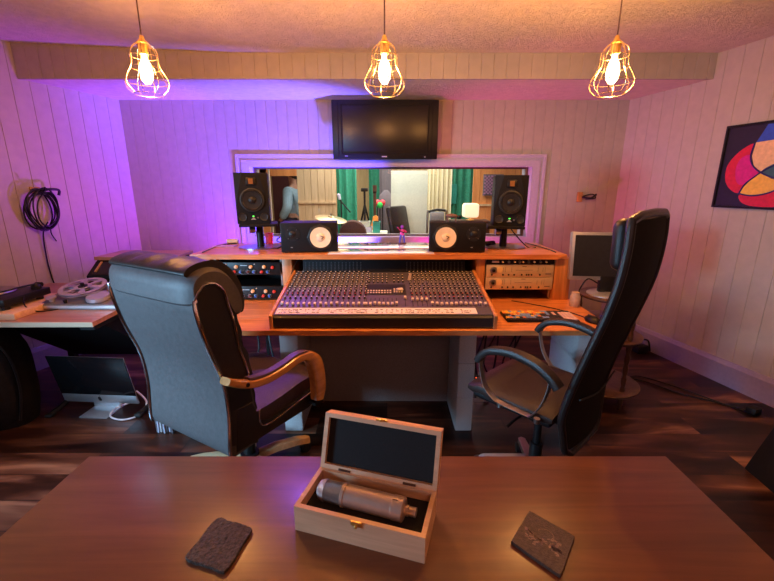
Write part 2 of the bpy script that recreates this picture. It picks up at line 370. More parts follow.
# ceiling (slightly higher at the left), with the lower soffit behind the boarded beam
m = MB(); zl = ZC+.075
m.add([(XL(YN), YN, zl), (XR(YN), YN, ZC), (XR(YF), YF, ZC), (-1.2, YF, ZC), (XL(YF), YF, zl), (-1.2, YN, ZC), (XL(YN), YN, zl+.15), (XR(YN), YN, ZC+.2), (XR(YF), YF+.1, ZC+.2), (XL(YF), YF+.1, zl+.15)],
      [(0, 5, 3, 4), (5, 1, 2, 3), (6, 7, 8, 9)])
tag(m.build('ceiling', M_CEIL, smooth=False), kind='structure')
m = MB(); m.add([(XL(YF), YF, ZS), (XR(YF), YF, ZS), (XR(YB), YB, ZS), (XL(YB), YB, ZS), (XL(YF), YF, ZS+.1), (XR(YF), YF, ZS+.1), (XR(YB), YB, ZS+.1), (XL(YB), YB, ZS+.1)], [(3, 2, 1, 0), (4, 5, 6, 7), (0, 1, 5, 4), (1, 2, 6, 5), (2, 3, 7, 6), (3, 0, 4, 7)])
tag(m.build('ceiling_soffit', M_CEIL, smooth=False), kind='structure')
m = MB(); boards(m, (XL(YF), YF-.012), (XR(YF), YF-.012), ZS-.004, ZC+.1, (0, -1), pitch=.1, back=.02); tag(m.build('trim_1', M_WALL, smooth=False), kind='structure')
def skirting(name, A, B, inward, h=.2):
    A, B = V((*A, 0)), V((*B, 0)); n = V((*inward, 0)).normalized(); m = MB()
    pr = [(0, 0), (.024, 0), (.024, h-.035), (.018, h-.022), (.012, h-.006), (.004, h), (0, h)]
    m.rings([[P_+n*a+V((0, 0, z)) for a, z in pr] for P_ in (A, B)]); tag(m.build(name, M_BASEB, smooth=False), kind='structure')
skirting('baseboard_right', (XR(YB), YB), (XR(YN), YN), (-1, -.234)); skirting('baseboard_left', (XL(YB), YB), (XL(YN), YN), (1, -.333)); skirting('baseboard_back', (XL(YB), YB), (XR(YB), YB), (0, -1))
# window into the live room: stepped architrave, reveal, two panes
wr = bpy.data.objects.new('window_1', None); COL.objects.link(wr); wr.location = ((WX0+WX1)/2, YB, WZ0); wr['kind'] = 'structure'
IW = Mx.Translation(-wr.location)
m = MB(IW)
def frame(m, x0, x1, z0, z1, w_, y0, y1):
    m.bx(x0-w_, x0, y0, y1, z0-w_, z1+w_); m.bx(x1, x1+w_, y0, y1, z0-w_, z1+w_); m.bx(x0, x1, y0, y1, z1, z1+w_); m.bx(x0, x1, y0, y1, z0-w_, z0)
frame(m, WX0, WX1, WZ0, WZ1, .105, YB-.012, YB); frame(m, WX0, WX1, WZ0, WZ1, .05, YB-.022, YB-.012); frame(m, WX0-.085, WX1+.085, WZ0-.085, WZ1+.085, .025, YB-.018, YB-.010)
m.build('window_frame', M_FRAMEP, wr, smooth=False)
m = MB(IW); frame(m, WX0+.03, WX1-.03, WZ0+.02, WZ1-.012, .03, YB-.02, YB+.3); m.build('reveal', M_FRAMEP, wr, smooth=False)
m = MB(IW); frame(m, WX0+.055, WX1-.055, WZ0+.035, WZ1-.03, .028, YB+.1, YB+.13); m.build('glazing_bead', M_DARKW, wr, smooth=False)
m = MB(IW); m.bx(WX0+.04, WX1-.04, YB+.112, YB+.118, WZ0+.03, WZ1-.02); m.build('pane', M_GLASS, wr, smooth=False)
# ---------------------------------------------------------------- live room beyond the glass
LY1 = 8.6
m = MB(); m.bx(-3.6, 3.6, YB+.09, LY1, -.1, 0); tag(m.build('floor', M_BROWN, smooth=False), kind='structure')
m = MB(); m.bx(-3.6, 3.6, YB+.09, LY1, 2.6, 2.7); tag(m.build('ceiling', M_WALL, smooth=False), kind='structure')
m = MB(); m.bx(-3.6, 3.6, LY1, LY1+.1, 0, 2.6); tag(m.build('wall_far', M_YELLOWB, smooth=False), kind='structure')
m = MB(); m.bx(-3.7, -3.6, YB+.1, LY1, 0, 2.6); tag(m.build('wall_far_left', M_PINE, smooth=False), kind='structure')
m = MB(); m.bx(3.6, 3.7, YB+.1, LY1, 0, 2.6); tag(m.build('wall_far_right', M_ORANGE, smooth=False), kind='structure')
def xr(px, Y): return atY(px, 200, Y).x
def zr(py, Y): return atY(387, py, Y).z
Y1 = 6.9
m = MB()
x0, x1 = xr(298, Y1), xr(336.5, Y1); x = x0
while x < x1-.02: m.bx(x+.003, min(x+.115, x1)-.003, Y1, Y1+.03, 0, 2.55); x += .115
pw = bpy.data.objects.new('wall_pine_partition', None); COL.objects.link(pw); pw['kind'] = 'structure'
m.build('board', M_PINE, pw, smooth=False); m = MB(); m.bx(x0, x1, Y1+.03, Y1+.06, 0, 2.55); m.bx(xr(262, Y1), x0, Y1, Y1+.05, zr(176, Y1), 2.55); m.bx(xr(225, Y1), xr(268, Y1), Y1, Y1+.05, 0, 2.55); m.build('backing', M_ORANGE, pw, smooth=False)
m = MB(); m.bx(x0, x1, Y1-.03, Y1, zr(203.5, Y1), zr(201.5, Y1)); m.build('batten', M_PINE, pw, smooth=False)
m = MB(); m.bx(xr(266, Y1)-.1, x0+.1, Y1+.8, Y1+.85, 0, 2.4); tag(m.build('door_panel', M_MAROON, smooth=False), 'dark maroon door panel seen through the left of the window', 'door')
m = MB(); p = atY(266, 168, 5.6); m.box((p.x+.03, 5.6, 1.2), (.02, .02, 2.4)); tag(m.build('white_post', M_CAPW), 'slim white upright post just behind left speaker through window', 'post')
def curtain(name, px0, px1, Y, matl, label, amp=.035, waves=None, z0=.0, z1=2.6, cat='curtain', group=None):
    x0, x1 = xr(px0, Y), xr(px1, Y); n = max(24, int((x1-x0)/.012)); waves = waves or (x1-x0)/.11
    m = MB(); f = []; b = []
    for i in range(n+1):
        t = i/n; yy = Y+amp*sin(2*pi*waves*t+1.3*sin(5*t)); f.append((x0+(x1-x0)*t, yy)); b.append((x0+(x1-x0)*t, yy+.008))
    m.prism(f+b[::-1], z0, z1, 'xy'); return tag(m.build(name, matl), label, cat, group)
curtain('curtain', 336.5, 357, 6.95, M_GREEN, 'green curtain hanging right beside the pine boarded partition')
curtain('curtain', 369, 380, 8.0, M_GREEN, 'narrow green curtain behind the tripod stand in the live room')
curtain('curtain', 379.5, 391.5, 7.7, M_GREYC, 'dark grey curtain directly left of the pale hanging sheet', amp=.02)
curtain('hanging_sheet', 391, 427.5, 6.3, M_SHEET, 'pale white-green sheet hung flat behind the far office chair', amp=.012, waves=1.4, z1=zr(170.5, 6.3), cat='sheet')
curtain('hanging_sheet', 427, 451, 7.0, M_CREAM, 'cream folded sheet between pale sheet and green curtain', amp=.03, waves=6, cat='sheet')
curtain('curtain', 451, 472.5, 7.3, M_GREEN, 'green curtain beside the orange boarded wall', amp=.015)
m = MB(); m.bx(xr(451, 6.9), xr(460, 6.9), 7.262, 7.282, zr(204, 7.2), zr(184, 7.2)); tag(m.build('green_banner', M_TEAL), 'dark green square cloth hung on the right green curtain', 'cloth')
m = MB(); x = xr(472.5, Y1)
while x < 3.5: m.bx(x, x+.112, Y1, Y1+.04, 0, 2.55); x += .116
tag(m.build('wall_orange_partition', M_ORANGE, smooth=False), kind='structure')
m = MB(); m.bx(xr(472.5, Y1), 3.4, Y1-.03, Y1, zr(206, Y1), zr(204, Y1)); tag(m.build('trim_2', M_PINE, smooth=False), kind='structure')
tl = thing('acoustic_tile', 'purple chequered acoustic tile on orange wall behind right speaker', 'tile', (xr(492, 6.85), 6.85, zr(185, 6.85)))
m = MB(); mm = MB(); q = .3/11
m.box((0, 0, 0), (.32, .04, .34))
for i in range(11):
    for j in range(11):
        if (i+j) % 2 == 0: mm.box((-.15+q*(i+.5), -.028, -.15+q*(j+.5)), (q, .018, q))
m.build('backing', M_GREYC, tl, False); mm.build('wedge_pattern', mat('mauve_foam', (.45, .22, .38), .9), tl, False)
# table lamp on stand
ly = 5.2; lp = atY(470, 219, ly)
tb = thing('side_cabinet', 'low dark cabinet carrying the lit table lamp', 'cabinet', (lp.x, ly, 0))
MB().bx(-.22, .22, -.16, .16, .03, lp.z-.04).build('body', M_DARKW, tb); MB().bx(-.24, .24, -.18, .18, lp.z-.04, lp.z-.015).build('top', M_DARKW, tb)
MB().bx(-.2, .2, -.172, -.16, .1, lp.z-.08).build('door', M_DARKW, tb); MB().bx(-.2, .2, -.14, .14, 0, .03).build('plinth', M_BLACKM, tb)
la = thing('table_lamp', 'lit table lamp with square white shade in the live room', 'lamp', (lp.x, ly, lp.z-.015))
MB().lathe([(.05, 0), (.05, .012), (.012, .02), (.012, .045)]).build('base', M_BRASS, la)
m = MB(); m.box((0, 0, .125), (.19, .19, .175), None, .03); m.build('lamp_shade', M_SHADE, la)
# live-room office chair
def simple_chair(p, rz, label):
    t = thing('office_chair', label, 'chair', p, rz)
    MB().box((0, 0, .47), (.5, .5, .09), None, .03).build('seat', M_LEATHB, t)
    MB().box((0, .26, .86), (.46, .08, .62), (R(-12), 0, 0), .04).build('backrest', M_LEATHB, t)
    for sx in (-1, 1):
        MB().tube([(sx*.27, .2, .72), (sx*.29, -.02, .73), (sx*.29, -.18, .68), (sx*.27, -.15, .46)], .02, 8, 5).build('armrest', M_BLACK, t)
    MB().cyl((0, 0, .06), (0, 0, .43), .03).build('column', M_BLACK, t)
    m = MB()
    for k in range(5): a = 2*pi*k/5; m.cyl((0, 0, .1), (.28*cos(a), .28*sin(a), .06), .02); m.sphere((.28*cos(a), .28*sin(a), .03), .03)
    m.build('base', M_BLACK, t); return t
p = atY(417, 222, 5.85); simple_chair((p.x, 5.85, 0), R(58), 'black office chair in front of the hanging white sheet').scale = (1.1, 1.1, 1.1)
# cymbal on a stand, upholstered round stool back, boxes, tripod etc.
p = atY(331, 218, 5.3); t = thing('cymbal_stand', 'bronze cymbal on its stand above left white-cone speaker', 'cymbal', (p.x, 5.3, 0))
m = MB(Mx.Translation((0, 0, p.z)) @ Euler((R(8), R(10), 0)).to_matrix().to_4x4()); m.lathe([(.0, .03), (.03, .028), (.045, .012), (.21, -.012), (.212, -.014), (.045, .009), (.0, .024)]); m.build('cymbal', M_CYMB, t)
MB().cyl((0, 0, .4), (0, 0, p.z+.06), .008).build('pole', M_STEEL, t)
for k in range(3): MB().cyl((0, 0, .5), (.25*cos(k*2.09), .25*sin(k*2.09), .01), .009).build('leg', M_STEEL, t)
p = atY(353, 229, 5.6); t = thing('round_back_chair', 'brown round-backed chair below the cymbal beyond the glass', 'chair', (p.x, 5.6, 0))
m = MB(); m.lathe([(.0, -.02), (.17, -.02), (.19, 0), (.17, .02), (.0, .02)], (0, 0, p.z-.06), (0, 1, .12)); m.build('backrest', M_BROWN, t)
MB().box((0, .22, .46), (.4, .4, .07), None, .03).build('seat', M_BROWN, t)
for sx in (-1, 1):
    for sy in (.05, .38): MB().cyl((sx*.17, sy, 0), (sx*.16, sy, .44), .014).build('leg', M_STEEL, t)
    MB().cyl((sx*.14, .03, .44), (sx*.12, 0, p.z-.1), .012).build('back_post', M_STEEL, t)
tbp = atY(368, 233, 6.2)
tt = thing('folding_table', 'low pale table under the stacked boxes beyond the glass', 'table', (tbp.x-.06, 6.2, 0)); MB().box((0, 0, tbp.z), (.72, .5, .03), None, .005).build('top', M_SHEET, tt)
for sx in (-.32, .32):
    for sy in (-.2, .2): MB().cyl((sx, sy, 0), (sx, sy, tbp.z-.01), .015).build('leg', M_STEEL, tt)
def livebox(px0, px1, py0, py1, Y, mt, label, base=None):
    a, b = atY(px0, py0, Y), atY(px1, py1, Y); z0 = b.z if base is None else base
    m = MB(); m.bx(a.x, b.x, Y-.09, Y+.09, z0, a.z, .008); m.bx(a.x-.004, b.x+.004, Y-.094, Y+.094, a.z-.02, a.z); return tag(m.build('storage_box', mt, smooth=False), label, 'box')
zt = tbp.z+.015; zm = zt+.085
livebox(362, 372, 226.5, 230, 6.2, M_LILAC, 'pale lilac box, the lower of the stacked pair', zt)
livebox(359, 370, 221, 226, 6.2, M_SHEET, 'pale box, the upper of the stacked pair', atY(362, 226.5, 6.2).z)
livebox(373, 380, 221.5, 228, 6.15, M_TEAL, 'teal storage box right beside the stacked pale boxes', zt)
def tripod(p, h, r, label, name='tripod_stand'):
    t = thing(name, label, 'stand', (p.x, p.y, 0))
    MB().cyl((0, 0, h*.35), (0, 0, h), .018).build('pole', M_BLACK, t); MB().box((0, 0, h+.02), (.12, .08, .06), None, .01).build('head', M_BLACK, t)
    for k in range(3): MB().cyl((0, 0, h*.85), (r*cos(k*2.09+.5), r*sin(k*2.09+.5), .01), .016).build('leg', M_BLACK, t)
p = atY(364.5, 191, 7.2); tripod(V((p.x, 7.2, 0)), p.z, .32, 'tall black tripod between two green curtains beyond the glass')
p = atY(341, 200, 6.68); t = thing('microphone_stand', 'thin black microphone stand before the wide green curtain', 'stand', (p.x, 6.68, 0))
MB().cyl((0, 0, .02), (0, 0, p.z), .012).build('pole', M_BLACK, t); MB().cyl((-.02, 0, p.z), (.15, 0, p.z-.2), .011).build('boom', M_BLACK, t); MB().cyl((0, 0, 0), (0, 0, .02), .13).build('base', M_BLACK, t); MB().lathe([(.0, 0), (.025, .01), (.03, .09), (.0, .11)], (-.02, 0, p.z), (-.2, 0, 1)).build('microphone', M_LILAC, t)
# guitar and microphone cluster
p = atY(375, 224, 6.45); t = thing('electric_guitar', 'orange electric guitar standing upright past the stacked boxes', 'guitar', (p.x, 6.45, zt-.0))
m = MB(); m.prism([(-.05, 0), (.05, 0), (.07, .07), (.045, .14), (.055, .21), (.02, .24), (-.03, .22), (-.045, .14), (-.07, .07)], -.02, .02, 'xz', .008); m.build('body', M_ORNG, t)
MB().box((0, 0, .42), (.045, .02, .36)).build('neck', M_DARKW, t); MB().box((0, 0, .64), (.06, .02, .12)).build('headstock', M_DARKW, t)
def mstand(px, py, Y, mt, label):
    p = atY(px, py, Y); t = thing('microphone_stand', label, 'stand', (p.x, Y, 0))
    MB().cyl((0, 0, .015), (0, 0, p.z), .01).build('pole', M_BLACK, t); MB().cyl((0, 0, 0), (0, 0, .015), .04).build('base', M_BLACK, t); MB().sphere((0, 0, p.z+.02), .048, (1, 1, 1.1)).build('foam_windshield', mt, t)
mstand(377.6, 204, 6.8, M_REDP, 'microphone stand with red foam ball, left of green one')
mstand(382.6, 204, 6.8, M_REDP, 'microphone stand with red foam ball, right of green one')
mstand(380, 206.5, 6.7, mat('bright_green_foam', (.03, .5, .1), .8), 'microphone stand with bright green foam ball')
p = atY(386, 205, 7.0); t = thing('coat_stand', 'dark coat hanging on a stand by the grey curtain', 'coat', (p.x, 7.0, 0))
MB().cyl((0, 0, 0), (0, 0, p.z+.2), .015).build('pole', M_BLACK, t)
m = MB(); m.rings([[V((cos(2*pi*k/14)*a, sin(2*pi*k/14)*b, z)) for k in range(14)] for a, b, z in ((.17, .1, .75), (.16, .1, 1.0), (.14, .09, 1.25), (.11, .07, 1.42), (.03, .03, 1.5))]); m.build('coat', M_GREYC, t)
p = atY(437, 214, 5.9); t = thing('drum_hardware', 'grey metal drum hardware rack left of the lit lamp', 'stand', (p.x, 5.9, 0))
for k in range(4): MB().cyl((-.15+.1*k, 0, .02), (-.13+.09*k, .05, p.z+.05), .016).build('post', M_STEEL, t)
m = MB(); m.box((0, 0, p.z-.04), (.2, .1, .14), None, .01); m.build('case', M_GREYP, t); MB().tube([(-.12, 0, p.z+.03), (0, 0, p.z+.06), (.12, -.02, p.z+.05)], .018, 8, 4).build('clamp', M_BLACK, t)
# person in the far doorway
def person(p, rz):
    t = thing('person', 'person in light blue shirt and dark trousers standing beyond glass', 'person', p, rz)
    J = {'pel': (0, 0, .95, .115), 'wa': (0, 0, 1.1, .10), 'ch': (0, 0, 1.33, .145), 'nk': (0, 0, 1.5, .055), 'hd': (0, .01, 1.6, .075), 'hd2': (0, .01, 1.7, .075)}
    names = list(J); vs = [J[k] for k in names]; es = [(0, 1), (1, 2), (2, 3), (3, 4), (4, 5)]
    for sx in (-1, 1):
        b = len(vs); vs += [(sx*.09, 0, .88, .09), (sx*.1, .01, .5, .062), (sx*.1, 0, .1, .042), (sx*.11, .13, .04, .035)]; es += [(0, b), (b, b+1), (b+1, b+2), (b+2, b+3)]
        b = len(vs); vs += [(sx*.19, 0, 1.4, .06), (sx*.24, 0, 1.13, .045), (sx*.2, .14, .95, .034), (sx*.18, .2, .9, .028)]; es += [(2, b), (b, b+1), (b+1, b+2), (b+2, b+3)]
    def skinned(name, keep, mt, grow=0):
        idx = [i for i in range(len(vs)) if keep(i)]; mp = {a: k for k, a in enumerate(idx)}
        me = bpy.data.meshes.new(name); me.from_pydata([vs[i][:3] for i in idx], [(mp[a], mp[b]) for a, b in es if a in mp and b in mp], [])
        o = bpy.data.objects.new(name, me); COL.objects.link(o); o.parent = t; me.materials.append(mt)
        md = o.modifiers.new('skin', 'SKIN'); sv = me.skin_vertices[0].data
        for k, i in enumerate(idx): sv[k].radius = (vs[i][3]+grow,)*2
        sv[0].use_root = True; s2 = o.modifiers.new('sub', 'SUBSURF'); s2.levels = s2.render_levels = 2; return o
    skinned('body', lambda i: True, M_SKIN); skinned('trousers', lambda i: i in (0, 6, 7, 8, 14, 15, 16), M_JEANS, .022); skinned('shirt', lambda i: i in (0, 1, 2, 10, 11, 12, 18, 19, 20), M_SHIRT, .035)
    MB().sphere((0, -.01, 1.68), .098, (.85, 1, 1.1)).build('hair', M_HAIR, t)
    for sx in (-1, 1):
        MB().box((sx*.105, .07, .035), (.08, .25, .07), None, .03).build('shoe', M_BLACK, t)
p = atY(294, 200, 7.3); person((p.x+.0, 7.3, 0), R(75)); bpy.data.objects['person'].scale = (1.06, 1.06, 1.06)
# ---------------------------------------------------------------- desk with rack towers and top shelf
DX0, DX1 = -1.39, 1.33
dk = thing('studio_desk', 'long oiled pine studio desk with raised shelf on concrete blocks', 'desk', (0, 2.5, 0)); ID = Mx.Translation((0, -2.5, 0))
m = MB(ID); n = 60
fr = [(DX0+(DX1-DX0)*i/n, 2.17+.003*sin(i*1.3)+.002*sin(i*3.1)) for i in range(n+1)]
m.prism(fr+[(DX1+.04, 3.3), (DX0, 3.3)], .72, .75, 'xy', .004); m.build('desktop', M_DESK, dk)
m = MB(ID); fr = [(DX0+(1.27-DX0)*i/n, 2.79+.0015*sin(i*1.7)) for i in range(n+1)]
m.prism(fr+[(1.27, 3.40), (DX0+.0, 3.40)], 1.055, 1.09, 'xy', .004); m.build('shelf', M_DESK, dk)
for a, b in ((-1.385, -1.262), (1.205, 1.325)): MB(ID).bx(a, b-.0, 2.82, 3.32, .75, 1.055, .003).build('side_panel', M_DESKV, dk)
for a, b in ((-.752, -.682), (.642, .704)): MB(ID).bx(a, b, 2.82, 3.32, .75, 1.055, .003).build('divider', M_DESKV, dk)
MB(ID).bx(-1.26, 1.2, 3.27, 3.3, .75, 1.055).build('back_board', M_BLACKM, dk)
m = MB(ID)
for a, b in ((-1.262, -.752), (.704, 1.205)):
    for xx in (a+.008, b-.022):
        m.bx(xx, xx+.014, 2.85, 2.853, .76, 1.05)
        for k in range(14): m.cyl((xx+.007, 2.8485, .77+k*.02), (xx+.007, 2.851, .77+k*.02), .003, seg=6)
m.build('rack_rail', M_STEEL, dk)
def blocks(x0, x1, y0, y1):
    m = MB(ID)
    for k in range(3): m.bx(x0+random.uniform(-.002, .002), x1, y0, y1, k*.24+.001, k*.24+.239-(.0 if k < 2 else .0), .006)
    m.build('block_pier', M_BLOCK, dk)
blocks(-.665, -.55, 2.31, 2.68); blocks(.448, .553, 2.31, 2.68); blocks(1.2, 1.31, 2.35, 2.75); blocks(-1.37, -1.26, 2.35, 2.75)
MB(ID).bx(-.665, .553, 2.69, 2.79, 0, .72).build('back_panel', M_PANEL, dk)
# ---------------------------------------------------------------- mixing console
CX = -.022
cs = thing('mixing_console', 'large grey mixing console with rows of faders on the desk', 'mixing console', (CX, 2.2, .75))
HW = .66; S0, S1 = .078, .206; SL = .66
def sz(y): return S0+(S1-S0)*y/SL
m = MB(); m.prism([(0.0, .012), (0, S0-.012), (.012, S0), (SL, S1), (SL, .012), (.05, .0)], -HW+.02, HW-.02, 'yz'); m.build('chassis', M_CONSD, cs, False)
for a in (-HW, HW-.02): MB().prism([(-.008, 0), (-.012, S0+.004), (0, S0+.012), (SL, S1+.012), (SL, 0)], a, a+.02, 'yz', .003).build('end_cheek', M_DESKV, cs)
m = MB(); m.prism([(.012, sz(.012)+.0005), (SL-.01, sz(SL-.01)+.0005), (SL-.01, sz(SL-.01)+.003), (.012, sz(.012)+.003)], -HW+.022, HW-.022, 'yz'); m.build('control_surface', M_CONS, cs, False)
m = MB(); m.prism([(.018, sz(.018)+.003), (.09, sz(.09)+.003), (.09, sz(.09)+.0055), (.018, sz(.018)+.0055)], -HW+.03, HW-.11, 'yz'); m.build('scribble_strip', M_PAPER, cs, False)
m = MB()
x = -HW+.05
while x < HW-.14:
    for row in range(3):
        if random.random() < .75:
            y = .032+.018*row; m.box((x+random.uniform(-.004, .004), y, sz(y)+.0062), (random.uniform(.006, .022), random.uniform(.002, .006), .0012), (R(11), 0, random.uniform(-.5, .5)))
    x += .017 if int(x*9) % 3 else .03
m.build('ink_notes', M_INK, cs, False)
MB().prism([(.1, sz(.1)+.003), (.255, sz(.255)+.003), (.255, sz(.255)+.004), (.1, sz(.1)+.004)], -HW+.03, HW-.03, 'yz').build('fader_bay', mat('console_violet_lit', (.11, .085, .17), .4), cs, False)  # violet light over the faders put into the bay colour
MB().prism([(.27, sz(.27)+.004), (.42, sz(.42)+.004), (.42, sz(.42)+.006), (.27, sz(.27)+.006)], -.115, .145, 'yz').build('centre_panel', M_CONSD, cs, False)
chx = [-HW+.045+i*.0333 for i in range(16)]+[.18+i*.0292 for i in range(16)]
cen = [-.105+i*.0265 for i in range(8)]+[.135]
m = MB()
for xx in chx+cen: m.box((xx, .165, sz(.165)+.005), (.004, .11, .0015), (R(11), 0, 0))
m.build('fader_slot', M_INK, cs, False)
m = MB()
for xx in chx: m.prism([(.262, sz(.262)+.0032), (.635, sz(.635)+.0032), (.635, sz(.635)+.0042), (.262, sz(.262)+.0042)], xx+.0105, xx+.0185, 'yz')
m.build('panel_marking', mat('pale_strip_line', (.16, .13, .14), .5), cs, False)
mf = MB(); mf.box((0, 0, .011), (.0155, .026, .014), None, .003); mf.box((0, 0, .004), (.004, .004, .012)); f0 = mf.build('fader', M_CAPW, cs)
first = True
for i, xx in enumerate(chx+cen):
    y = .125+random.choice((0, 0, .004, .01)) if i > 19 or i < 16 else .185
    if i == 40: y = .21
    o = f0 if first else cp(f0, cs); first = False
    o.location = (xx, y, sz(y)+.004); o.rotation_euler = (R(11), 0, 0)
mk = MB(); mk.lathe([(.0085, 0), (.0085, .004), (.0065, .006), (.0055, .015), (.0, .016)], seg=10); mk.mi = 1; mk.box((0, .001, .0165), (.0045, .008, .0022)); mk.lathe([(.0048, .0155), (.0, .0175)], seg=10)
k0 = mk.build('knob', [M_KNOBB, M_CAPW], cs)
mk = MB(); mk.lathe([(.0085, 0), (.0085, .004), (.0065, .006), (.0055, .015), (.0, .016)], seg=10); mk.mi = 1; mk.lathe([(.0055, .0145), (.0, .018)], seg=10)
k1 = mk.build('knob', [M_KNOBB, M_CAPR], cs); tag(k1, 'small dark knob with a red cap')
m = MB(); first = [True, True]
rows = [.215, .262, .292, .326, .362, .398, .434, .47, .506, .542, .578, .614]
for ci, xx in enumerate(chx):
    for ri, y in enumerate(rows):
        sh = (xx*.0)
        if ri < 3:
            red = (ri == 1 and ci != 7) or (ri == 0 and ci % 3 == 1)
            src, fi = (k1, 1) if red else (k0, 0)
            o = src if first[fi] else cp(src, cs); first[fi] = False
            o.location = (xx+(.002 if ri % 2 else -.002), y, sz(y)+.003); o.rotation_euler = (R(11), 0, 0)
        else:
            T = Mx.Translation((xx+(.0025 if ri % 2 else -.0025), y, sz(y)+.003)) @ Euler((R(11), 0, 0)).to_matrix().to_4x4()
            mm = MB(T); mm.bm.free(); mm.bm = m.bm; mm.mi = 0; mm.lathe([(.0085, 0), (.0065, .005), (.0055, .014)], seg=8); mm.mi = 1; mm.lathe([(.0052, .0142), (.002, .0165)], seg=8)
for xx, yy in [(-.1+.03*i, .45+.04*j) for i in range(5) for j in range(4)]+[(.07+.03*i, .46+.05*j) for i in range(3) for j in range(3)]:
    T = Mx.Translation((xx, yy, sz(yy)+.003)) @ Euler((R(11), 0, 0)).to_matrix().to_4x4()
    mm = MB(T); mm.bm.free(); mm.bm = m.bm; mm.lathe([(.0085, 0), (.0065, .005), (.0055, .014)], seg=8); mm.mi = 1; mm.lathe([(.0052, .0142), (.002, .0165)], seg=8)
tag(m.build('knob', [M_KNOBB, M_CAPW], cs), 'rows of small upper channel knobs with ivory caps', kind='stuff')
m = MB()
for i in range(9):
    for j in range(2): m.box((-.1+.018*i, .29+.03*j, sz(.29+.03*j)+.008), (.011, .012, .004), (R(11), 0, 0))
for i in range(4):
    for j in range(3): m.box((.07+.016*i, .3+.022*j, sz(.3+.022*j)+.008), (.01, .012, .004), (R(11), 0, 0))
m.build('centre_button', M_CAPW, cs, False)
m = MB(); m.prism([(SL-.03, S1+.0), (SL-.012, S1+.085), (SL+.05, S1+.085), (SL+.05, S1-.05)], -.585, .585, 'yz', .002); m.build('meter_bridge', M_BLACKM, cs)
def bridge(y, z): return y
m = MB()
for i in range(32):
    xx = -.565+.0265*i if i < 16 else .165+.0265*(i-16)
    for j in range(6): zz = S1+.012+.011*j; m.box((xx, SL-.03+.018*(zz-S1)/.085-.0008, zz), (.008, .0015, .006))
m.build('level_meter', mat('dim_meter_segment', (.05, .045, .05), .4), cs, False)
for sx in (-.045, .055):
    mm = MB()
    for k in range(15): a = R(35+110*k/14); mm.box((sx+.042*cos(a), SL-.016, S1+.018+.042*sin(a)), (.003, .002, .003))
    mm.box((sx, SL-.024, S1+.014), (.04, .002, .007)); mm.build('dial_meter', M_CAPW, cs, False)
# lead over the left end of the console and small things on it
m = MB(); m.tube([(-.62, 2.86, 1.05), (-.655, 2.83, 1.02), (-.68, 2.78, .95), (-.70, 2.80, .86), (-.72, 2.83, .8), (-.80, 2.84, .785)], .003, 6, 6); tag(m.build('cable', M_BLACK), 'thin black lead hanging from shelf at left console corner', 'cable')
p = MB(); p.box((.155, 2.2+.475, .75+sz(.475)+.035), (.018, .012, .05), (0, .2, 0), .002); tag(p.build('white_clip', M_CAPW), 'small white clip standing on centre of the console', 'clip')
m = MB(); m.box((.085, 2.515, .75+sz(.315)+.019), (.04, .03, .012), (R(11), 0, .3), .005); tag(m.build('eraser', M_CAPW), 'small pale eraser on the console centre panel', 'eraser')
# ---------------------------------------------------------------- rack units
def zrk(py): return atY(387, py, 2.81).z
def rack(name, xc, w_, z0, z1, fm, label, group=None):
    t = thing(name, label, 'rack unit', (xc, 2.82, z0), 0, group)
    MB().bx(-w_/2+.015, w_/2-.015, .004, .25, .003, z1-z0-.003).build('chassis', M_BLACKM, t)
    MB().bx(-w_/2, w_/2, -.004, .004, .001, z1-z0-.001, .001).build('front_panel', fm, t); return t
def kn(parent, x, z, r, mt, name='knob', l_=.018):
    return MB().lathe([(r*1.15, 0), (r*1.15, .003), (r, .005), (r*.85, l_), (0, l_+.001)], (x, -.004, z), (0, -1, 0), 14).build(name, mt, parent)
for (a, b), lab in (((262.5, 275.2), 'black rack preamp with coloured knobs, upper of the left pair'), ((286.5, 299.2), 'black rack preamp with coloured knobs, lower of the left pair')):
    t = rack('rack_preamp', -1.006, .482, zrk(b), zrk(a), M_BLACK, lab)
    for xx in (-.17, -.075, .03, .125): kn(t, xx, .06, .0115, M_CAPC)
    kn(t, .185, .056, .01, M_CAPR)
    for xx, mt in ((-.19, M_MAROON), (-.145, M_CAPB), (-.09, M_CAPR), (-.045, M_CAPB), (.005, M_MAROON), (.05, M_CAPB), (.105, M_CAPR), (.15, M_CAPB)): kn(t, xx, .024, .0095, mt)
    for xx in (-.143, .058): kn(t, xx, .08, .004, M_CAPW, 'button', .006)
    m = MB()
    for xx in (-.19, -.145, -.045, .005, .05, .15): m.lathe([(.0135, 0), (.0135, .0006), (.0125, .0006)], (xx, -.0042, .024), (0, -1, 0), 18, False)
    m.box((-.02, -.0046, .07), (.05, .0008, .004)); m.build('panel_marking', M_ALU, t, False)
t = rack('rack_patch_unit', .9545, .484, zrk(264.6), zrk(259), M_BLACK, 'slim black rack unit above the two pale ones')
for i, xx in enumerate((-.13, -.085, -.045, -.01, .015, .055, .095, .14, .18)): kn(t, xx, .019, .008 if i % 2 else .006, M_CAPC if i % 2 == 0 else M_STEEL)
MB().box((-.18, -.005, .019), (.05, .003, .014)).build('display', M_CAPW, t)
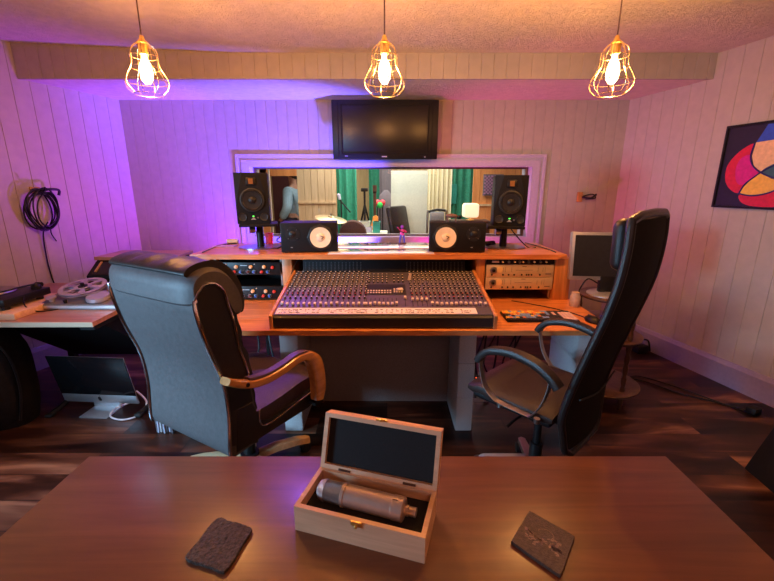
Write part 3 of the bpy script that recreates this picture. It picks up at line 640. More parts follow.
for (a, b), lab in (((264.8, 277.4), 'pale champagne rack unit, directly under the slim black one'), ((277.6, 289.8), 'pale champagne rack unit, lowest in the right rack')):
    t = rack('rack_compressor', .9545, .484, zrk(b), zrk(a), M_SILVER, lab)
    MB().lathe([(.026, 0), (.026, .003), (.023, .004)], (-.19, -.004, .05), (0, -1, 0)).build('dial_plate', M_STEEL, t); kn(t, -.19, .05, .011, M_BLACK)
    MB().lathe([(.024, 0), (.024, .003), (.02, .004)], (-.145, -.004, .055), (0, -1, 0)).build('meter', M_CAPC, t)
    for xx in (-.2, -.12, -.08, -.04, .015, .05, .065, .085, .145): kn(t, xx, .018, .0055, M_BLACK, 'button', .007)
    m = MB()
    for xx in (-.12, -.105, -.06, .13, .165, .18): m.box((xx, -.0045, .055), (.0012, .001, .035))
    m.box((.03, -.0045, .052), (.12, .001, .0018)); m.box((.03, -.0045, .078), (.03, .001, .003)); m.box((.205, -.0045, .024), (.04, .0015, .004)); m.build('panel_marking', M_INK, t, False)
# ---------------------------------------------------------------- passive monitors on the shelf
SH = 1.09
def ns(xc, flip, label):
    t = thing('bookshelf_speaker', label, 'speaker', (xc, 2.87, SH), R(5*flip))
    MB().bx(-.2, .2, 0, .2, .006, .215, .004).build('cabinet', M_VINYL, t)
    for sx in (-.17, .17):
        for sy in (.03, .17): MB().cyl((sx, sy, 0), (sx, sy, .008), .012, seg=10).build('foot', M_RUB, t)
    MB().bx(-.192, .192, -.003, .001, .012, .209, .001).build('baffle', M_BLACKM, t)
    wx = .082*flip; wz = .11; tx = -.115*flip
    MB().lathe([(.096, 0), (.096, .004), (.09, .006), (.088, .001), (.086, 0)], (wx, -.003, wz), (0, -1, 0), 8).build('woofer_bezel', M_RUB, t)
    wo = MB().lathe([(.084, .003), (.078, .007), (.072, .002)], (wx, -.003, wz), (0, -1, 0), 40, False).build('surround', M_RUB, t)
    cn = MB().lathe([(.074, .006), (.05, .0035), (.03, .0015)], (wx, -.004, wz), (0, -1, 0), 40, False)
    cn.lathe([(.031, .0015), (.028, .006), (.02, .011), (.01, .0135), (0, .014)], (wx, -.004, wz), (0, -1, 0), 30, False); cn.build('cone', M_CONE, t)
    m = MB(); m.box((wx+.012, -.0165, wz+.008), (.024, .003, .005), (0, .4, 0)); m.box((wx+.014, -.0165, wz-.004), (.018, .003, .005), (0, -.8, 0)); m.build('mark', M_INK, t, False)
    MB().lathe([(.052, 0), (.052, .003), (.03, .004), (.028, .001), (.02, .003), (.014, .007), (0, .009)], (tx, -.003, .135), (0, -1, 0), 32).build('tweeter', M_CONEB, t)
    m = MB()
    for a in range(4): m.cyl((tx+.044*cos(a*pi/2+.8), -.007, .135+.044*sin(a*pi/2+.8)), (tx+.044*cos(a*pi/2+.8), -.009, .135+.044*sin(a*pi/2+.8)), .003, seg=8)
    m.build('screw', M_STEEL, t); MB().box((tx-.01, -.004, .04), (.014, .002, .005)).build('badge', M_ALU, t)
ns(-.559, 1, 'white-cone black speaker lying left of the console centre'); ns(.504, -1, 'white-cone black speaker lying right of the console centre')
# ---------------------------------------------------------------- active monitors on stands
def adam(xc, yc, zb, label, lab2, rz):
    s_ = thing('speaker_stand', lab2, 'speaker stand', (xc, yc+.12, SH), rz)
    MB().prism([(cos(2*pi*k/24)*.17, sin(2*pi*k/24)*.14) for k in range(24)], 0, .008, 'xy').build('base_plate', M_STEEL if xc > 0 else mat('steel_base_lilac_lit', (.35, .32, .5), .3, .9), s_)  # left base: lilac light mixed into the steel colour
    MB().cyl((0, 0, .008), (0, 0, zb-SH-.02), .028, .026).build('pole', M_BLACK, s_)
    MB().bx(-.135, .135, -.15, .15, zb-SH-.02, zb-SH, .004).build('top_plate', M_BLACKM, s_); MB().cyl((-.07, -.06, zb-SH-.05), (-.03, -.05, zb-SH-.05), .024).build('clamp_knob', M_STEEL, s_)
    t = thing('active_monitor_speaker', label, 'speaker', (xc, yc, zb), rz); t.scale = (.92, .95, .92)
    m = MB(); m.prism([(-.127, 0), (.127, 0), (.127, .37), (.1, .4), (-.1, .4), (-.127, .37)], 0, .28, 'xz', .004) if False else m.bx(-.127, .127, 0, .28, 0, .4, .006); m.build('cabinet', M_VINYL, t)
    m = MB()
    for sx in (-1, 1): m.add([(sx*.127, -.001, .4), (sx*.062, -.014, .4), (sx*.1, -.014, .25), (sx*.127, -.001, .12), (sx*.127, .01, .4), (sx*.127, .01, .12), (sx*.062, .01, .4)], [(0, 1, 2, 3), (0, 4, 6, 1), (0, 3, 5, 4)])
    m.add([(-.062, -.014, .4), (.062, -.014, .4), (.1, -.014, .25), (.127, -.001, .12), (.12, -.004, .0), (-.12, -.004, 0), (-.127, -.001, .12), (-.1, -.014, .25), (-.062, .01, .4), (.062, .01, .4)], [(0, 1, 2, 3, 4, 5, 6, 7), (0, 8, 9, 1)]); m.build('baffle', M_BLACKM, t, True, 10)
    MB().box((0, -.016, .335), (.072, .012, .058), None, .004).build('tweeter_frame', M_BLACK, t); MB().box((0, -.0235, .335), (.034, .004, .042)).build('ribbon_tweeter', M_COPPER, t)
    MB().lathe([(.094, 0), (.094, .006), (.084, .008), (.08, .004)], (0, -.012, .19), (0, -1, 0), 40).build('woofer_ring', M_STEEL if False else M_RUB, t)
    MB().lathe([(.081, .003), (.074, .009), (.066, .004)], (0, -.013, .19), (0, -1, 0), 40, False).build('surround', M_CONEB, t)
    MB().lathe([(.068, .006), (.04, .003), (.028, .002), (.027, .010), (.015, .018), (0, .020)], (0, -.014, .19), (0, -1, 0), 40, False).build('cone', M_CONEB, t)
    for sx in (-1, 1): MB().lathe([(.034, .002), (.031, .005), (.027, .002), (.022, .0015), (0, .001)], (sx*.082, -.007, .055), (0, -1, 0), 24, False).build('port', M_RUB, t)
    MB().box((0, -.01, .062), (.012, .004, .006)).build('power_light', M_LEDG, t)
    MB().prism([(-.02, .035), (.02, .035), (0, .055)], -.009, -.006, 'xz').build('emblem', M_ALU, t); MB().cyl((.035, -.006, .05), (.035, -.014, .05), .007, seg=12).build('knob', M_STEEL, t)
adam(-.993, 3.02, 1.283, 'tall black speaker on a stand at the left of window', 'speaker stand with lilac-lit oval base under left tall speaker', R(14))
adam(.912, 3.02, 1.266, 'tall black speaker on a stand at the right of window', 'speaker stand with grey oval base under right tall speaker', R(-10))
for pts, lab in (([(.96, 3.3, 1.3), (1.02, 3.25, 1.2), (1.1, 3.12, 1.095), (1.16, 3.1, 1.094)], 'black lead dropping behind the right tall speaker'), ([(-.88, 3.3, 1.28), (-.82, 3.25, 1.2), (-.86, 3.12, 1.15), (-.8, 3.1, 1.12), (-.84, 3.05, 1.094)], 'black lead curling behind the left tall speaker')):
    tag(MB().tube(pts, .005, 6, 8).build('cable', M_BLACK), lab, 'cable')
m = MB(); m.tube([(.71, 3.2, 1.1), (.76, 3.1, 1.13), (.84, 3.14, 1.13), (.8, 3.2, 1.1), (.88, 3.26, 1.1)], .012, 8, 6); tag(m.build('coiled_cable', M_BLACK), 'bundle of black cable beside right speaker stand', 'cable')
# shelf clutter
m = MB(); p = atZ(392, 254.5, SH)
t = tag(MB().bx(-.42, .335, 2.80, 3.02, SH, SH+.006, .002).build('reflection_panel', M_WHITEG), 'white panel standing in for window reflection, front of shelf', 'board')  # white panels added in place of the window's reflection on the shelf
t = tag(MB().bx(-.42, .335, 3.05, 3.38, SH, SH+.006, .002).build('reflection_panel', M_WHITEG), 'white panel standing in for window reflection, back of shelf', 'board')
fg = thing('figurine', 'small purple and pink musician figurine at the shelf back', 'figurine', (.125, 3.3, SH+.006), R(15))
MB().bx(-.03, .03, -.02, .02, 0, .008, .002).build('base', M_MAROON, fg)
for sx in (-1, 1): MB().tube([(sx*.02, 0, .006), (sx*.018, 0, .04), (sx*.01, 0, .075)], [.007, .008, .01], 8, 3).build('leg', M_BLUEP, fg)
MB().lathe([(.014, 0), (.02, .025), (.016, .045), (.005, .05)], (0, 0, .07), (0, 0, 1), 14).build('torso', M_PINK, fg)
MB().sphere((0, 0, .138), .015, (1, 1, 1.1), 12).build('head', M_VIOL, fg)
MB().tube([(.016, 0, .112), (.034, -.004, .098), (.014, -.016, .09)], .005, 6, 3).build('arm', M_PINK, fg); MB().tube([(-.016, 0, .112), (-.034, -.01, .12), (-.045, -.012, .138)], .005, 6, 3).build('arm', M_PINK, fg)
MB().tube([(.03, -.02, .085), (-.03, -.018, .11), (-.055, -.014, .145)], .004, 6, 2).build('instrument', M_BLACK, fg)
m = thing('roll_of_tape', 'small cream cylinder lying on the left end of shelf', 'roll', (*atZ(233, 243.5, SH).xy, SH)); MB().cyl((-.045, 0, .02), (.045, 0, .02), .02).build('roll', M_CAPC, m)
for sx in (-1, 1): MB().cyl((sx*.0455, 0, .02), (sx*.047, 0, .02), .008).build('core', M_INK, m)
p = atZ(225, 246.5, SH); tag(MB().box((p.x, p.y, SH+.003), (.17, .10, .006), (0, 0, .05)).build('notebook', mat('mauve_cover', (.6, .34, .45), .5)), 'thin mauve notebook flat on the left end of shelf', 'notebook')
m = MB(); m.tube([(-1.33, 2.86, SH+.004), (-1.345, 3.05, SH+.004), (-1.34, 3.25, SH+.004), (-1.25, 3.36, SH+.004)], .004, 6, 5); tag(m.build('cable', M_BLACK), 'black lead lying along the left edge of the shelf', 'cable')
m = MB(); m.tube([(1.22, 2.87, SH+.004), (1.225, 3.0, SH+.004), (1.2, 3.2, SH+.004), (1.17, 3.38, SH+.004)], .004, 6, 5); tag(m.build('cable', M_BLACK), 'black lead lying along the right edge of the shelf', 'cable')
cu = thing('red_cup', 'small red cup behind the left tall speaker stand', 'cup', (-.985, 3.35, SH)); MB().lathe([(.028, 0), (.034, .085), (.036, .09), (.033, .088), (.027, .005)]).build('cup', M_REDP, cu)
q = thing('animal_figurine', 'small dark brown four-legged figurine on right white-cone speaker', 'figurine', (.47, 2.95, SH+.215), R(-10))
MB().sphere((0, 0, .042), .026, (1.7, .7, .6), 14).build('body', M_BROWN, q); MB().sphere((.055, 0, .034), .014, (1.3, .8, 1), 10).build('head', M_BLACK, q)
for sx in (-.028, .03):
    for sy in (-.01, .01): MB().cyl((sx, sy, 0), (sx, sy, .035), .005, seg=8).build('leg', M_BROWN, q)
# ---------------------------------------------------------------- television
tv = thing('television', 'wide black wall television above the studio window', 'television', (-.018, 4.13, 1.815), 0); T_ = Euler((R(3), 0, 0)).to_matrix().to_4x4()
TW, THh = .51, .535
m = MB(T_); m.bx(-TW, TW, 0, .09, 0, THh, .008); m.build('casing', M_BLACK, tv)
m = MB(T_); m.bx(-TW+.1, TW-.1, -.004, 0, .055, THh-.05, .001); m.build('screen', mat('tv_screen', (.01, .008, .009), .33), tv)
m = MB(T_); frame(m, -TW+.1, TW-.1, .055, THh-.05, .012, -.009, .0); m.bx(-TW+.055, -TW+.06, -.004, .0, .02, THh-.01); m.bx(TW-.06, TW-.055, -.004, 0, .02, THh-.01); m.build('bezel', M_BLACKM, tv, False)
m = MB(T_); m.box((-.008, -.008, .024), (.05, .003, .009)); m.box((-TW+.1+.03, -.002, .03), (.03, .002, .004)); m.box((TW-.12, -.002, .02), (.012, .002, .008)); m.build('badge', M_LILAC, tv, False)
MB().bx(-.12, .12, .085, .19, .2, .42).build('wall_bracket', M_BLACKM, tv)
tag(MB().tube([(.1, 4.25, 1.86), (.13, 4.22, 1.83), (.17, 4.23, 1.835), (.2, 4.27, 1.86)], .004, 6, 4).build('cable', M_BLACK), 'short black lead peeking below the television', 'cable')
# ---------------------------------------------------------------- pendants
def pendant(px, label, ztop):
    p = atY(px, 74, 2.2); zc = 2.095
    t = thing('pendant_lamp', label, 'lamp', (p.x, 2.2, ztop), 0, None); o = zc+.018-ztop
    MB().cyl((0, 0, o+.15), (0, 0, -.02), .0035, seg=8).build('cord', M_BROWN, t)
    MB().lathe([(.045, -.001), (.045, -.02), (.012, -.03), (.004, -.03)]).build('ceiling_rose', M_BRASS, t)
    MB().lathe([(.004, .155), (.01, .15), (.013, .135), (.03, .118), (.024, .112), (.021, .07), (.0, .07)], (0, 0, o)).build('lamp_holder', M_BRASS, t)
    b = MB().lathe([(.0, .072), (.012, .07), (.014, .05), (.026, .025), (.031, -.01), (.028, -.04), (.014, -.062), (0, -.067)], (0, 0, o), seg=24, cap=False)
    b.build('bulb', M_BULB, t)
    pl_ = bpy.data.lights.new('pendant_glow', 'POINT'); pl_.energy = BULB_W; pl_.color = BULB_C; pl_.shadow_soft_size = .016
    po = bpy.data.objects.new('pendant_glow', pl_); COL.objects.link(po); po.location = (p.x, 2.2, ztop+o-.01)
    m = MB(); pr = [(.024, .118), (.048, .102), (.062, .075), (.063, .04), (.068, .01), (.088, -.025), (.1, -.055), (.094, -.085), (.068, -.112)]
    for k in range(8):
        a = 2*pi*k/8+.2; m.tube([(r_*cos(a), r_*sin(a), o+z) for r_, z in pr], .0018, 6, 3)
    for r_, z in ((.063, .06), (.0685, .008), (.1, -.055), (.068, -.112)): m.tube([(r_*cos(2*pi*k/24), r_*sin(2*pi*k/24), o+z) for k in range(24)], .0018, 6, 0, True)
    m.build('wire_cage', M_CAGE, t)
for px, lab in ((146.5, 'leftmost of the three lit wire-cage pendant bulbs'), (384.5, 'middle one of the three lit wire-cage pendant bulbs'), (612.5, 'rightmost of the three lit wire-cage pendant bulbs')):
    pendant(px, lab, ZC)
# ---------------------------------------------------------------- wall things
def curve_loop(c, u, v, a, b, rot, n=24, wob=0):
    out = []
    for k in range(n):
        t_ = 2*pi*k/n; x_, y_ = a*cos(t_), b*sin(t_)*(1+wob*sin(2*t_)); out.append(V(c)+u*(x_*cos(rot)-y_*sin(rot))+v*(x_*sin(rot)+y_*cos(rot)))
    return out
c = onL(38, 210); u = V((.333, 1, 0)).normalized(); u = V((u.x, u.y, 0)); nn = V((1, -.333, 0)).normalized(); v = V((0, 0, 1))
hk = thing('wall_hook', 'small wooden wall hook block above the coiled cable', 'hook', onL(34, 190)); ha = math.atan2(.333, -1)
MB(Euler((0, 0, math.atan2(u.y, u.x))).to_matrix().to_4x4()).box((0, -.012, 0), (.07, .022, .05), None, .002).build('block', M_ARM, hk)
MB().tube([nn*.02, nn*.12+v*-.005, nn*.14+v*.025], .007, 8, 3).build('peg', M_BLACK, hk)
m = MB(); random.seed(3)
for k in range(8):
    m.tube(curve_loop(c+nn*(.03+.011*k)+u*random.uniform(-.015, .015)+v*random.uniform(-.012, .012), u, v, .105+random.uniform(-.03, .02), .165+random.uniform(-.03, .015), random.uniform(-.35, .35), 20, .06), .006, 6, 2, True)
m.tube([c+v*.15+nn*.06-u*.03, c+v*.17+nn*.09+u*.05, c+v*.165+nn*.1+u*.13, c+v*.12+nn*.09+u*.13], .011, 8, 4)
s0 = onL(41, 233)+nn*.03
m.tube([c-v*.1+nn*.06+u*.02, s0, onL(45, 255)+nn*.015, onL(50, 275)+nn*.015, onL(56, 291)+nn*.02, onL(58, 298)+nn*.04], .006, 6, 6)
m.tube([c-v*.1+nn*.06+u*.05, s0+u*.06, s0-v*.08+u*.09], .005, 6, 4)
tag(m.build('coiled_cable', M_BLACK), 'black coiled cable hanging on the left boarded wall', 'cable')
p = V((2.06, YB, 1.45)); t = thing('wall_hook', 'small wooden wall hook with black clamp, right of window', 'hook', atY(579, 197, YB))
MB().box((0, -.014, 0), (.05, .024, .1), None, .002).build('block', M_ARM, t)
MB().tube([(.02, -.03, 0), (.08, -.09, -.01), (.13, -.1, .03)], .01, 8, 4).build('clamp', M_BLACK, t); MB().tube([(.03, -.03, .01), (.1, -.08, .03), (.13, -.08, -.01), (.05, -.04, -.02)], .007, 8, 4).build('clip', M_BLACK, t)
# framed abstract picture, right wall
pc = onR(725.5, 127); pb = onR(713.5, 207); wd = V((.234, -1, 0)).normalized(); pn = V((-1, -.234, 0)).normalized(); PH = .5*((pc.z-pb.z)+.0); PHH = pc.z-pb.z
pt = thing('framed_picture', 'black framed abstract picture of overlapping coloured circles', 'picture', (pb+wd*.32)); pm = Mx(((wd.x, 0, pn.x, 0), (wd.y, 0, pn.y, 0), (0, 1, 0, 0), (0, 0, 0, 1)))
W2 = .32
def PB(): return MB(pm)      # local: x along wall, y up, z out of the wall
m = PB(); m.bx(-W2, W2, 0, .02, .001, .001) if False else m.bx(-W2+.01, W2-.01, .01, PHH-.01, .002, .012); m.build('print', M_ARTK, pt, False)
m = PB(); fw = .016
for a in ((-W2, W2, 0, fw), (-W2, W2, PHH-fw, PHH), (-W2, -W2+fw, fw, PHH-fw), (W2-fw, W2, fw, PHH-fw)): m.bx(a[0], a[1], a[2], a[3], .0, .026)
m.build('frame', M_BLACK, pt, False)
def disc(cx, cy, rx, ry, z, mt, name, a0=0, a1=360, rot=0):
    n_ = 40; pts = []
    for k in range(n_+(0 if a1-a0 >= 360 else 1)):
        t_ = R(a0+(a1-a0)*k/n_); x_, y_ = rx*cos(t_), ry*sin(t_); pts.append((cx+x_*cos(rot)-y_*sin(rot), cy+x_*sin(rot)+y_*cos(rot)))
    m_ = PB(); m_.prism(pts, z, z+.0006, 'xy'); m_.build(name, mt, pt, False)
S_ = PHH
def P2(u_, v_): return (-W2+u_*.66*S_/.66*1.0, v_*S_)
# large lobes
def lobe(name, mt, z, pts, k=6):
    q = [(-W2+p.x*S_, p.y*S_) for p in smoothpts([(a, b, 0) for a, b in pts], k, True)] if k > 1 else [(-W2+a*S_, b*S_) for a, b in pts]
    m_ = PB(); m_.prism(q, z, z+.0006, 'xy'); m_.build(name, mt, pt, False)
lobe('blue_shape', M_ARTB, .0122, [(.46, .965), (.37, .775), (.6, .79), (1.0, .77), (1.0, .965)], 1)
lobe('sand_shape', M_ARTC, .0126, [(.37, .772), (.6, .787), (1.0, .765), (1.0, .6), (.75, .53), (.5, .43), (.40, .5), (.355, .62)], 1)
lobe('red_shape', M_ARTR, .013, [(.35, .76), (.2, .68), (.09, .52), (.10, .34), (.18, .23), (.29, .185), (.34, .29), (.47, .43), (.38, .52), (.335, .62)])
lobe('magenta_shape', M_ARTM, .0134, [(.34, .63), (.24, .60), (.2, .48), (.24, .32), (.33, .29), (.46, .43), (.38, .52)])
lobe('teal_shape', M_ARTG, .0138, [(.5, .435), (.62, .52), (.8, .57), (.9, .45), (.8, .33), (.62, .36)])
lobe('yellow_shape', M_ARTY, .0142, [(.31, .175), (.37, .3), (.5, .42), (.62, .35), (.8, .31), (.62, .2), (.45, .165)])
lobe('lower_red_shape', M_ARTR, .0138, [(.31, .165), (.34, .08), (.46, .035), (.65, .03), (.85, .06), (.9, .25), (.7, .22), (.5, .165)])
lobe('right_blue_shape', M_ARTB, .0135, [(.95, .5), (1.05, .4), (1.0, .15), (.9, .2), (.88, .4)])
def arc(pts, r_=.007):
    m_ = PB(); m_.tube([(-W2+a*S_, b*S_, .0165) for a, b in pts], r_*.8, 6, 8); m_.build('outline', M_ARTN, pt)
arc([(.36, .76), (.345, .62), (.39, .51), (.5, .42), (.7, .34), (.95, .3)]); arc([(.30, .17), (.34, .28), (.43, .37), (.56, .47), (.8, .58), (1.0, .62)]); arc([(.29, .18), (.45, .155), (.62, .19), (.8, .28), (1.0, .42)])
# ---------------------------------------------------------------- keyboard, mouse, right monitor, side table
kb = thing('keyboard', 'editing keyboard with coloured shortcut keys on the desk', 'keyboard', (.955, 2.395, .75), R(0))
MB().prism([(-.085, .004), (-.085, .010), (.085, .018), (.085, .004)], -.222, .222, 'yz', .002).build('case', M_BLACK, kb)
random.seed(5); grp = {}
for i in range(21):
    for j in range(6):
        x = -.208+i*.0205; y = -.068+j*.026
        if i in (14, 18) and True: x += .0
        mt = M_KEYK
        if i < 14:
            if j >= 4: mt = random.choice([M_KEYY, M_KEYY, M_KEYO, M_KEYL])
            elif j >= 1: mt = random.choice([M_KEYL, M_KEYL, M_KEYK, M_KEYO, M_KEYY, M_KEYK])
        elif i >= 17: mt = M_KEYP if j < 5 else M_KEYK
        elif j in (3, 4): mt = M_KEYP if i == 15 else M_KEYK
        grp.setdefault(mt.name, (mt, MB()))[1].box((x, y, .0165+(y+.085)*.045), (.0178, .0225, .008), (R(2.7), 0, 0))
for k, (mt, mb) in grp.items(): tag(mb.build('keys', mt, kb, False), mt.name.replace('_', ' '))
ms = thing('computer_mouse', 'black computer mouse at the right end of desk', 'mouse', (1.255, 2.32, .75), R(15))
m = MB(); m.rings([[V((cos(2*pi*k/16)*a, sin(2*pi*k/16)*b, z)) for k in range(16)] for a, b, z in ((.03, .055, .002), (.034, .06, .012), (.03, .052, .026), (.02, .036, .036), (.006, .012, .04))]); m.build('shell', M_BLACK, ms)
MB().cyl((-.005, .03, .032), (.005, .03, .032), .01).build('scroll_wheel', M_STEEL, ms)
tag(MB().tube([(1.25, 2.38, .756), (1.2, 2.5, .755), (1.1, 2.62, .755), (.98, 2.72, .755), (.9, 2.78, .755)], .003, 6, 6).build('cable', M_BLACK), 'thin mouse lead crossing the right end of desk', 'cable')
st = thing('tiered_side_table', 'dark round tiered table with turned legs holding the monitor', 'table', (1.6, 2.76, 0))
for z, r_ in ((.79, .21), (.5, .24), (.12, .27)): MB().lathe([(0, 0), (r_-.01, 0), (r_, .01), (r_, .018), (r_-.012, .026), (0, .026)], (0, 0, z), seg=40).build('shelf', M_DARKW, st)
for k in range(3):
    a = R(-70+120*k); pr = [(.012, 0)]
    for j in range(28): z = .02+j*.0275; pr.append((.012+.007*abs(sin(j*1.05)), z))
    MB().lathe(pr+[(.012, .79)], (.2*cos(a), .2*sin(a), 0), seg=12).build('leg', M_DARKW, st)
mo = thing('computer_monitor', 'silver-framed computer monitor on the round side table', 'monitor', (1.55, 2.73, .816), R(-6)); T_ = Mx.Translation((0, 0, .1)) @ Euler((R(-6), 0, 0)).to_matrix().to_4x4()
MB().lathe([(.13, 0), (.13, .008), (.12, .014), (0, .02)]).build('base', M_ALU, mo); MB().box((0, .02, .07), (.11, .05, .12), None, .008).build('neck', M_BLACK, mo)
MB(T_).bx(-.265, .265, 0, .045, 0, .335, .006).build('housing', M_ALU, mo); MB(T_).bx(-.243, .243, -.002, .002, .028, .313).build('screen', M_SCRM, mo)
tag(MB().tube([(1.47, 2.72, .9), (1.40, 2.72, .93), (1.36, 2.73, .86), (1.365, 2.76, .8), (1.36, 2.8, .77)], .005, 6, 6).build('cable', M_BLACK), 'black lead looping down left of the side table', 'cable')
gl = thing('glass_jar', 'pale glass jar behind the mouse at desk right', 'jar', (1.3, 2.66, .75)); MB().lathe([(.03, 0), (.034, .01), (.034, .07), (.026, .085), (.026, .1)]).build('jar', mat('clouded_jar', (.5, .36, .3), .3), gl)
bk = thing('stack_of_books', 'dark books on the middle tier of the side table', 'books', (1.6, 2.74, .526)); MB().bx(-.12, .12, -.09, .09, 0, .03, .003).build('book', M_GREYC, bk); MB().bx(-.1, .11, -.08, .08, .03, .055, .003).build('book', M_BROWN, bk)
# ---------------------------------------------------------------- left desk and what stands on it
ld = thing('side_desk', 'reddish board-topped desk along the left wall', 'desk', (-2.3, 2.8, 0)); IL = Mx.Translation((2.3, -2.8, 0))
m = MB(IL); m.prism([(-3.2, 2.31), (-1.80, 2.32), (-1.86, 3.35), (-2.9, 3.35)], .722, .75, 'xy'); m.build('desktop', M_LDESK, ld, False)
m = MB(IL); m.prism([(-3.2, 2.304), (-1.80, 2.314), (-1.80, 2.32), (-3.2, 2.31)], .720, .751, 'xy'); m.build('front_edging', M_EDGE, ld, False)
for x_, y_ in ((-2.72, 2.5), (-1.93, 3.0), (-2.75, 3.2)): MB(IL).bx(x_, x_+.05, y_, y_+.05, 0, .72).build('leg', M_BLACKM, ld)
MB(IL).prism([(2.45, .72), (2.62, .72), (3.18, .2), (3.1, .2)], -2.6, -1.88, 'yz').build('sloping_panel', M_BLACKM, ld, False)
MB(IL).bx(-1.95, -1.86, 2.4, 3.3, .67, .72).build('bracket', M_BLACK, ld)
# tape machine
dz = thing('tape_recorder', 'grey open-reel tape recorder on the left desk', 'tape recorder', (-2.04, 2.735, .75), 0); TT = Euler((R(11), 0, 0)).to_matrix().to_4x4() @ Mx.Translation((0, 0, .0))
m = MB(); m.prism([(-.16, 0), (-.16, .036), (.165, .108), (.165, 0)], -.3, .3, 'yz', .006); m.build('body', M_DECK, dz)
def dk_(x, y): return V((x, y, .03+(y+.2)*.214))
nrm = V((0, -.21, .978))
def deckpart(name, prof, x, y, mt, seg=30): return MB().lathe(prof, dk_(x, y), nrm, seg).build(name, mt, dz)
def reel(x, y, r_):
    m = MB(); seg = 48; q = nrm.to_track_quat('Z', 'Y'); c0 = dk_(x, y)+nrm*.03
    for zz in (0, .014):
        def pt_(a, rr, dzz): return c0+q @ V((rr*cos(a), rr*sin(a), zz+dzz))
        for lo, hi in ((r_*.8, r_), (.0, r_*.36)):
            for k in range(seg):
                a, b = 2*pi*k/seg, 2*pi*(k+1)/seg
                m.add([pt_(a, lo, 0), pt_(b, lo, 0), pt_(b, hi, 0), pt_(a, hi, 0), pt_(a, lo, .002), pt_(b, lo, .002), pt_(b, hi, .002), pt_(a, hi, .002)], [(0, 1, 2, 3), (4, 7, 6, 5), (0, 4, 5, 1), (3, 2, 6, 7)])
        for s_ in range(6):
            a0 = s_*pi/3
            for k in range(4):
                a, b = a0+.05*k*2-.2, a0+.05*(k+1)*2-.2
                m.add([pt_(a, r_*.34, 0), pt_(b, r_*.34, 0), pt_(b, r_*.82, 0), pt_(a, r_*.82, 0), pt_(a, r_*.34, .002), pt_(b, r_*.34, .002), pt_(b, r_*.82, .002), pt_(a, r_*.82, .002)], [(0, 1, 2, 3), (4, 7, 6, 5), (0, 4, 5, 1), (3, 2, 6, 7), (1, 5, 6, 2), (0, 3, 7, 4)])
    return m
reel(-.11, .02, .145).build('reel', M_REEL, dz); reel(.17, .04, .1).build('reel', M_REEL, dz)
for x in (-.11, .17): deckpart('hub', [(.03, 0), (.03, .05), (.012, .054), (.012, .07), (0, .072)], x, .02, M_BLACK)
deckpart('head_cover', [(.07, 0), (.075, .01), (.07, .03), (0, .035)], .06, -.085, M_REEL); deckpart('tension_roller', [(.016, 0), (.016, .02), (.03, .022), (.03, .03), (0, .032)], -.24, -.115, M_REEL); deckpart('guide_roller', [(.01, 0), (.012, .02), (0, .022)], -.13, -.14, M_BLACK)
MB().box((0, -.163, .02), (.58, .006, .018)).build('front_trim', M_ALU, dz)
# slanted rack case
rc = thing('equipment_case', 'black sloping-front equipment case with wooden top, left corner', 'case', (-1.95, 3.175, .75))
MB().prism([(-.27, 0), (-.27, .16), (-.13, .257), (.17, .257), (.17, 0)], -.285, .285, 'yz', .004).build('body', M_BLACKM, rc)
MB().prism([(-.155, .258), (.185, .258), (.185, .283), (-.155, .283)], -.29, .31, 'yz', .003).build('lid', M_LDESK, rc)
MB().prism([(-.262, .172), (-.268, .166), (-.14, .253), (-.144, .257)], -.25, .25, 'yz').build('sloping_fascia', M_GLOSSB, rc, False)
MB().prism([(-.245, .184), (-.251, .190), (-.165, .249), (-.160, .243)], -.235, -.222, 'yz').build('gilt_handle', M_BRASS, rc, False)
# turntable
tt = thing('turntable', 'black turntable on a board at the far left', 'turntable', (-2.62, 2.58, .79))
MB().box((0, 0, .05), (.45, .36, .05), None, .006).build('plinth', M_BLACK, tt)
for sx in (-.18, .18):
    for sy in (-.13, .13): MB().cyl((sx, sy, 0), (sx, sy, .03), .022).build('foot', M_RUB, tt)
MB().lathe([(.15, 0), (.155, .006), (.15, .014), (0, .014)], (-.05, 0, .075), seg=40).build('platter', M_STEEL, tt)
MB().tube([(.18, .12, .11), (.18, .0, .115), (.16, -.08, .11), (.1, -.1, .1)], .006, 8, 4).build('tonearm', M_BLACK, tt); MB().lathe([(.03, 0), (.03, .02), (.018, .035), (0, .036)], (.18, .12, .075)).build('arm_pivot', M_BLACK, tt); MB().cyl((.16, .145, .1), (.2, .145, .1), .016).build('counterweight', M_BLACK, tt)
tag(MB().box((-2.62, 2.61, .77), (.62, .5, .04), (0, 0, 0), .003).build('wooden_board', M_BOXW), 'pale wooden board under the turntable', 'board')
tag(MB().tube([(-2.4, 2.55, .86), (-2.36, 2.5, .8), (-2.3, 2.52, .756), (-2.2, 2.6, .756), (-2.28, 2.72, .756), (-2.45, 2.84, .756)], .004, 6, 5).build('cable', M_BLACK), 'black lead trailing between turntable and tape recorder', 'cable')
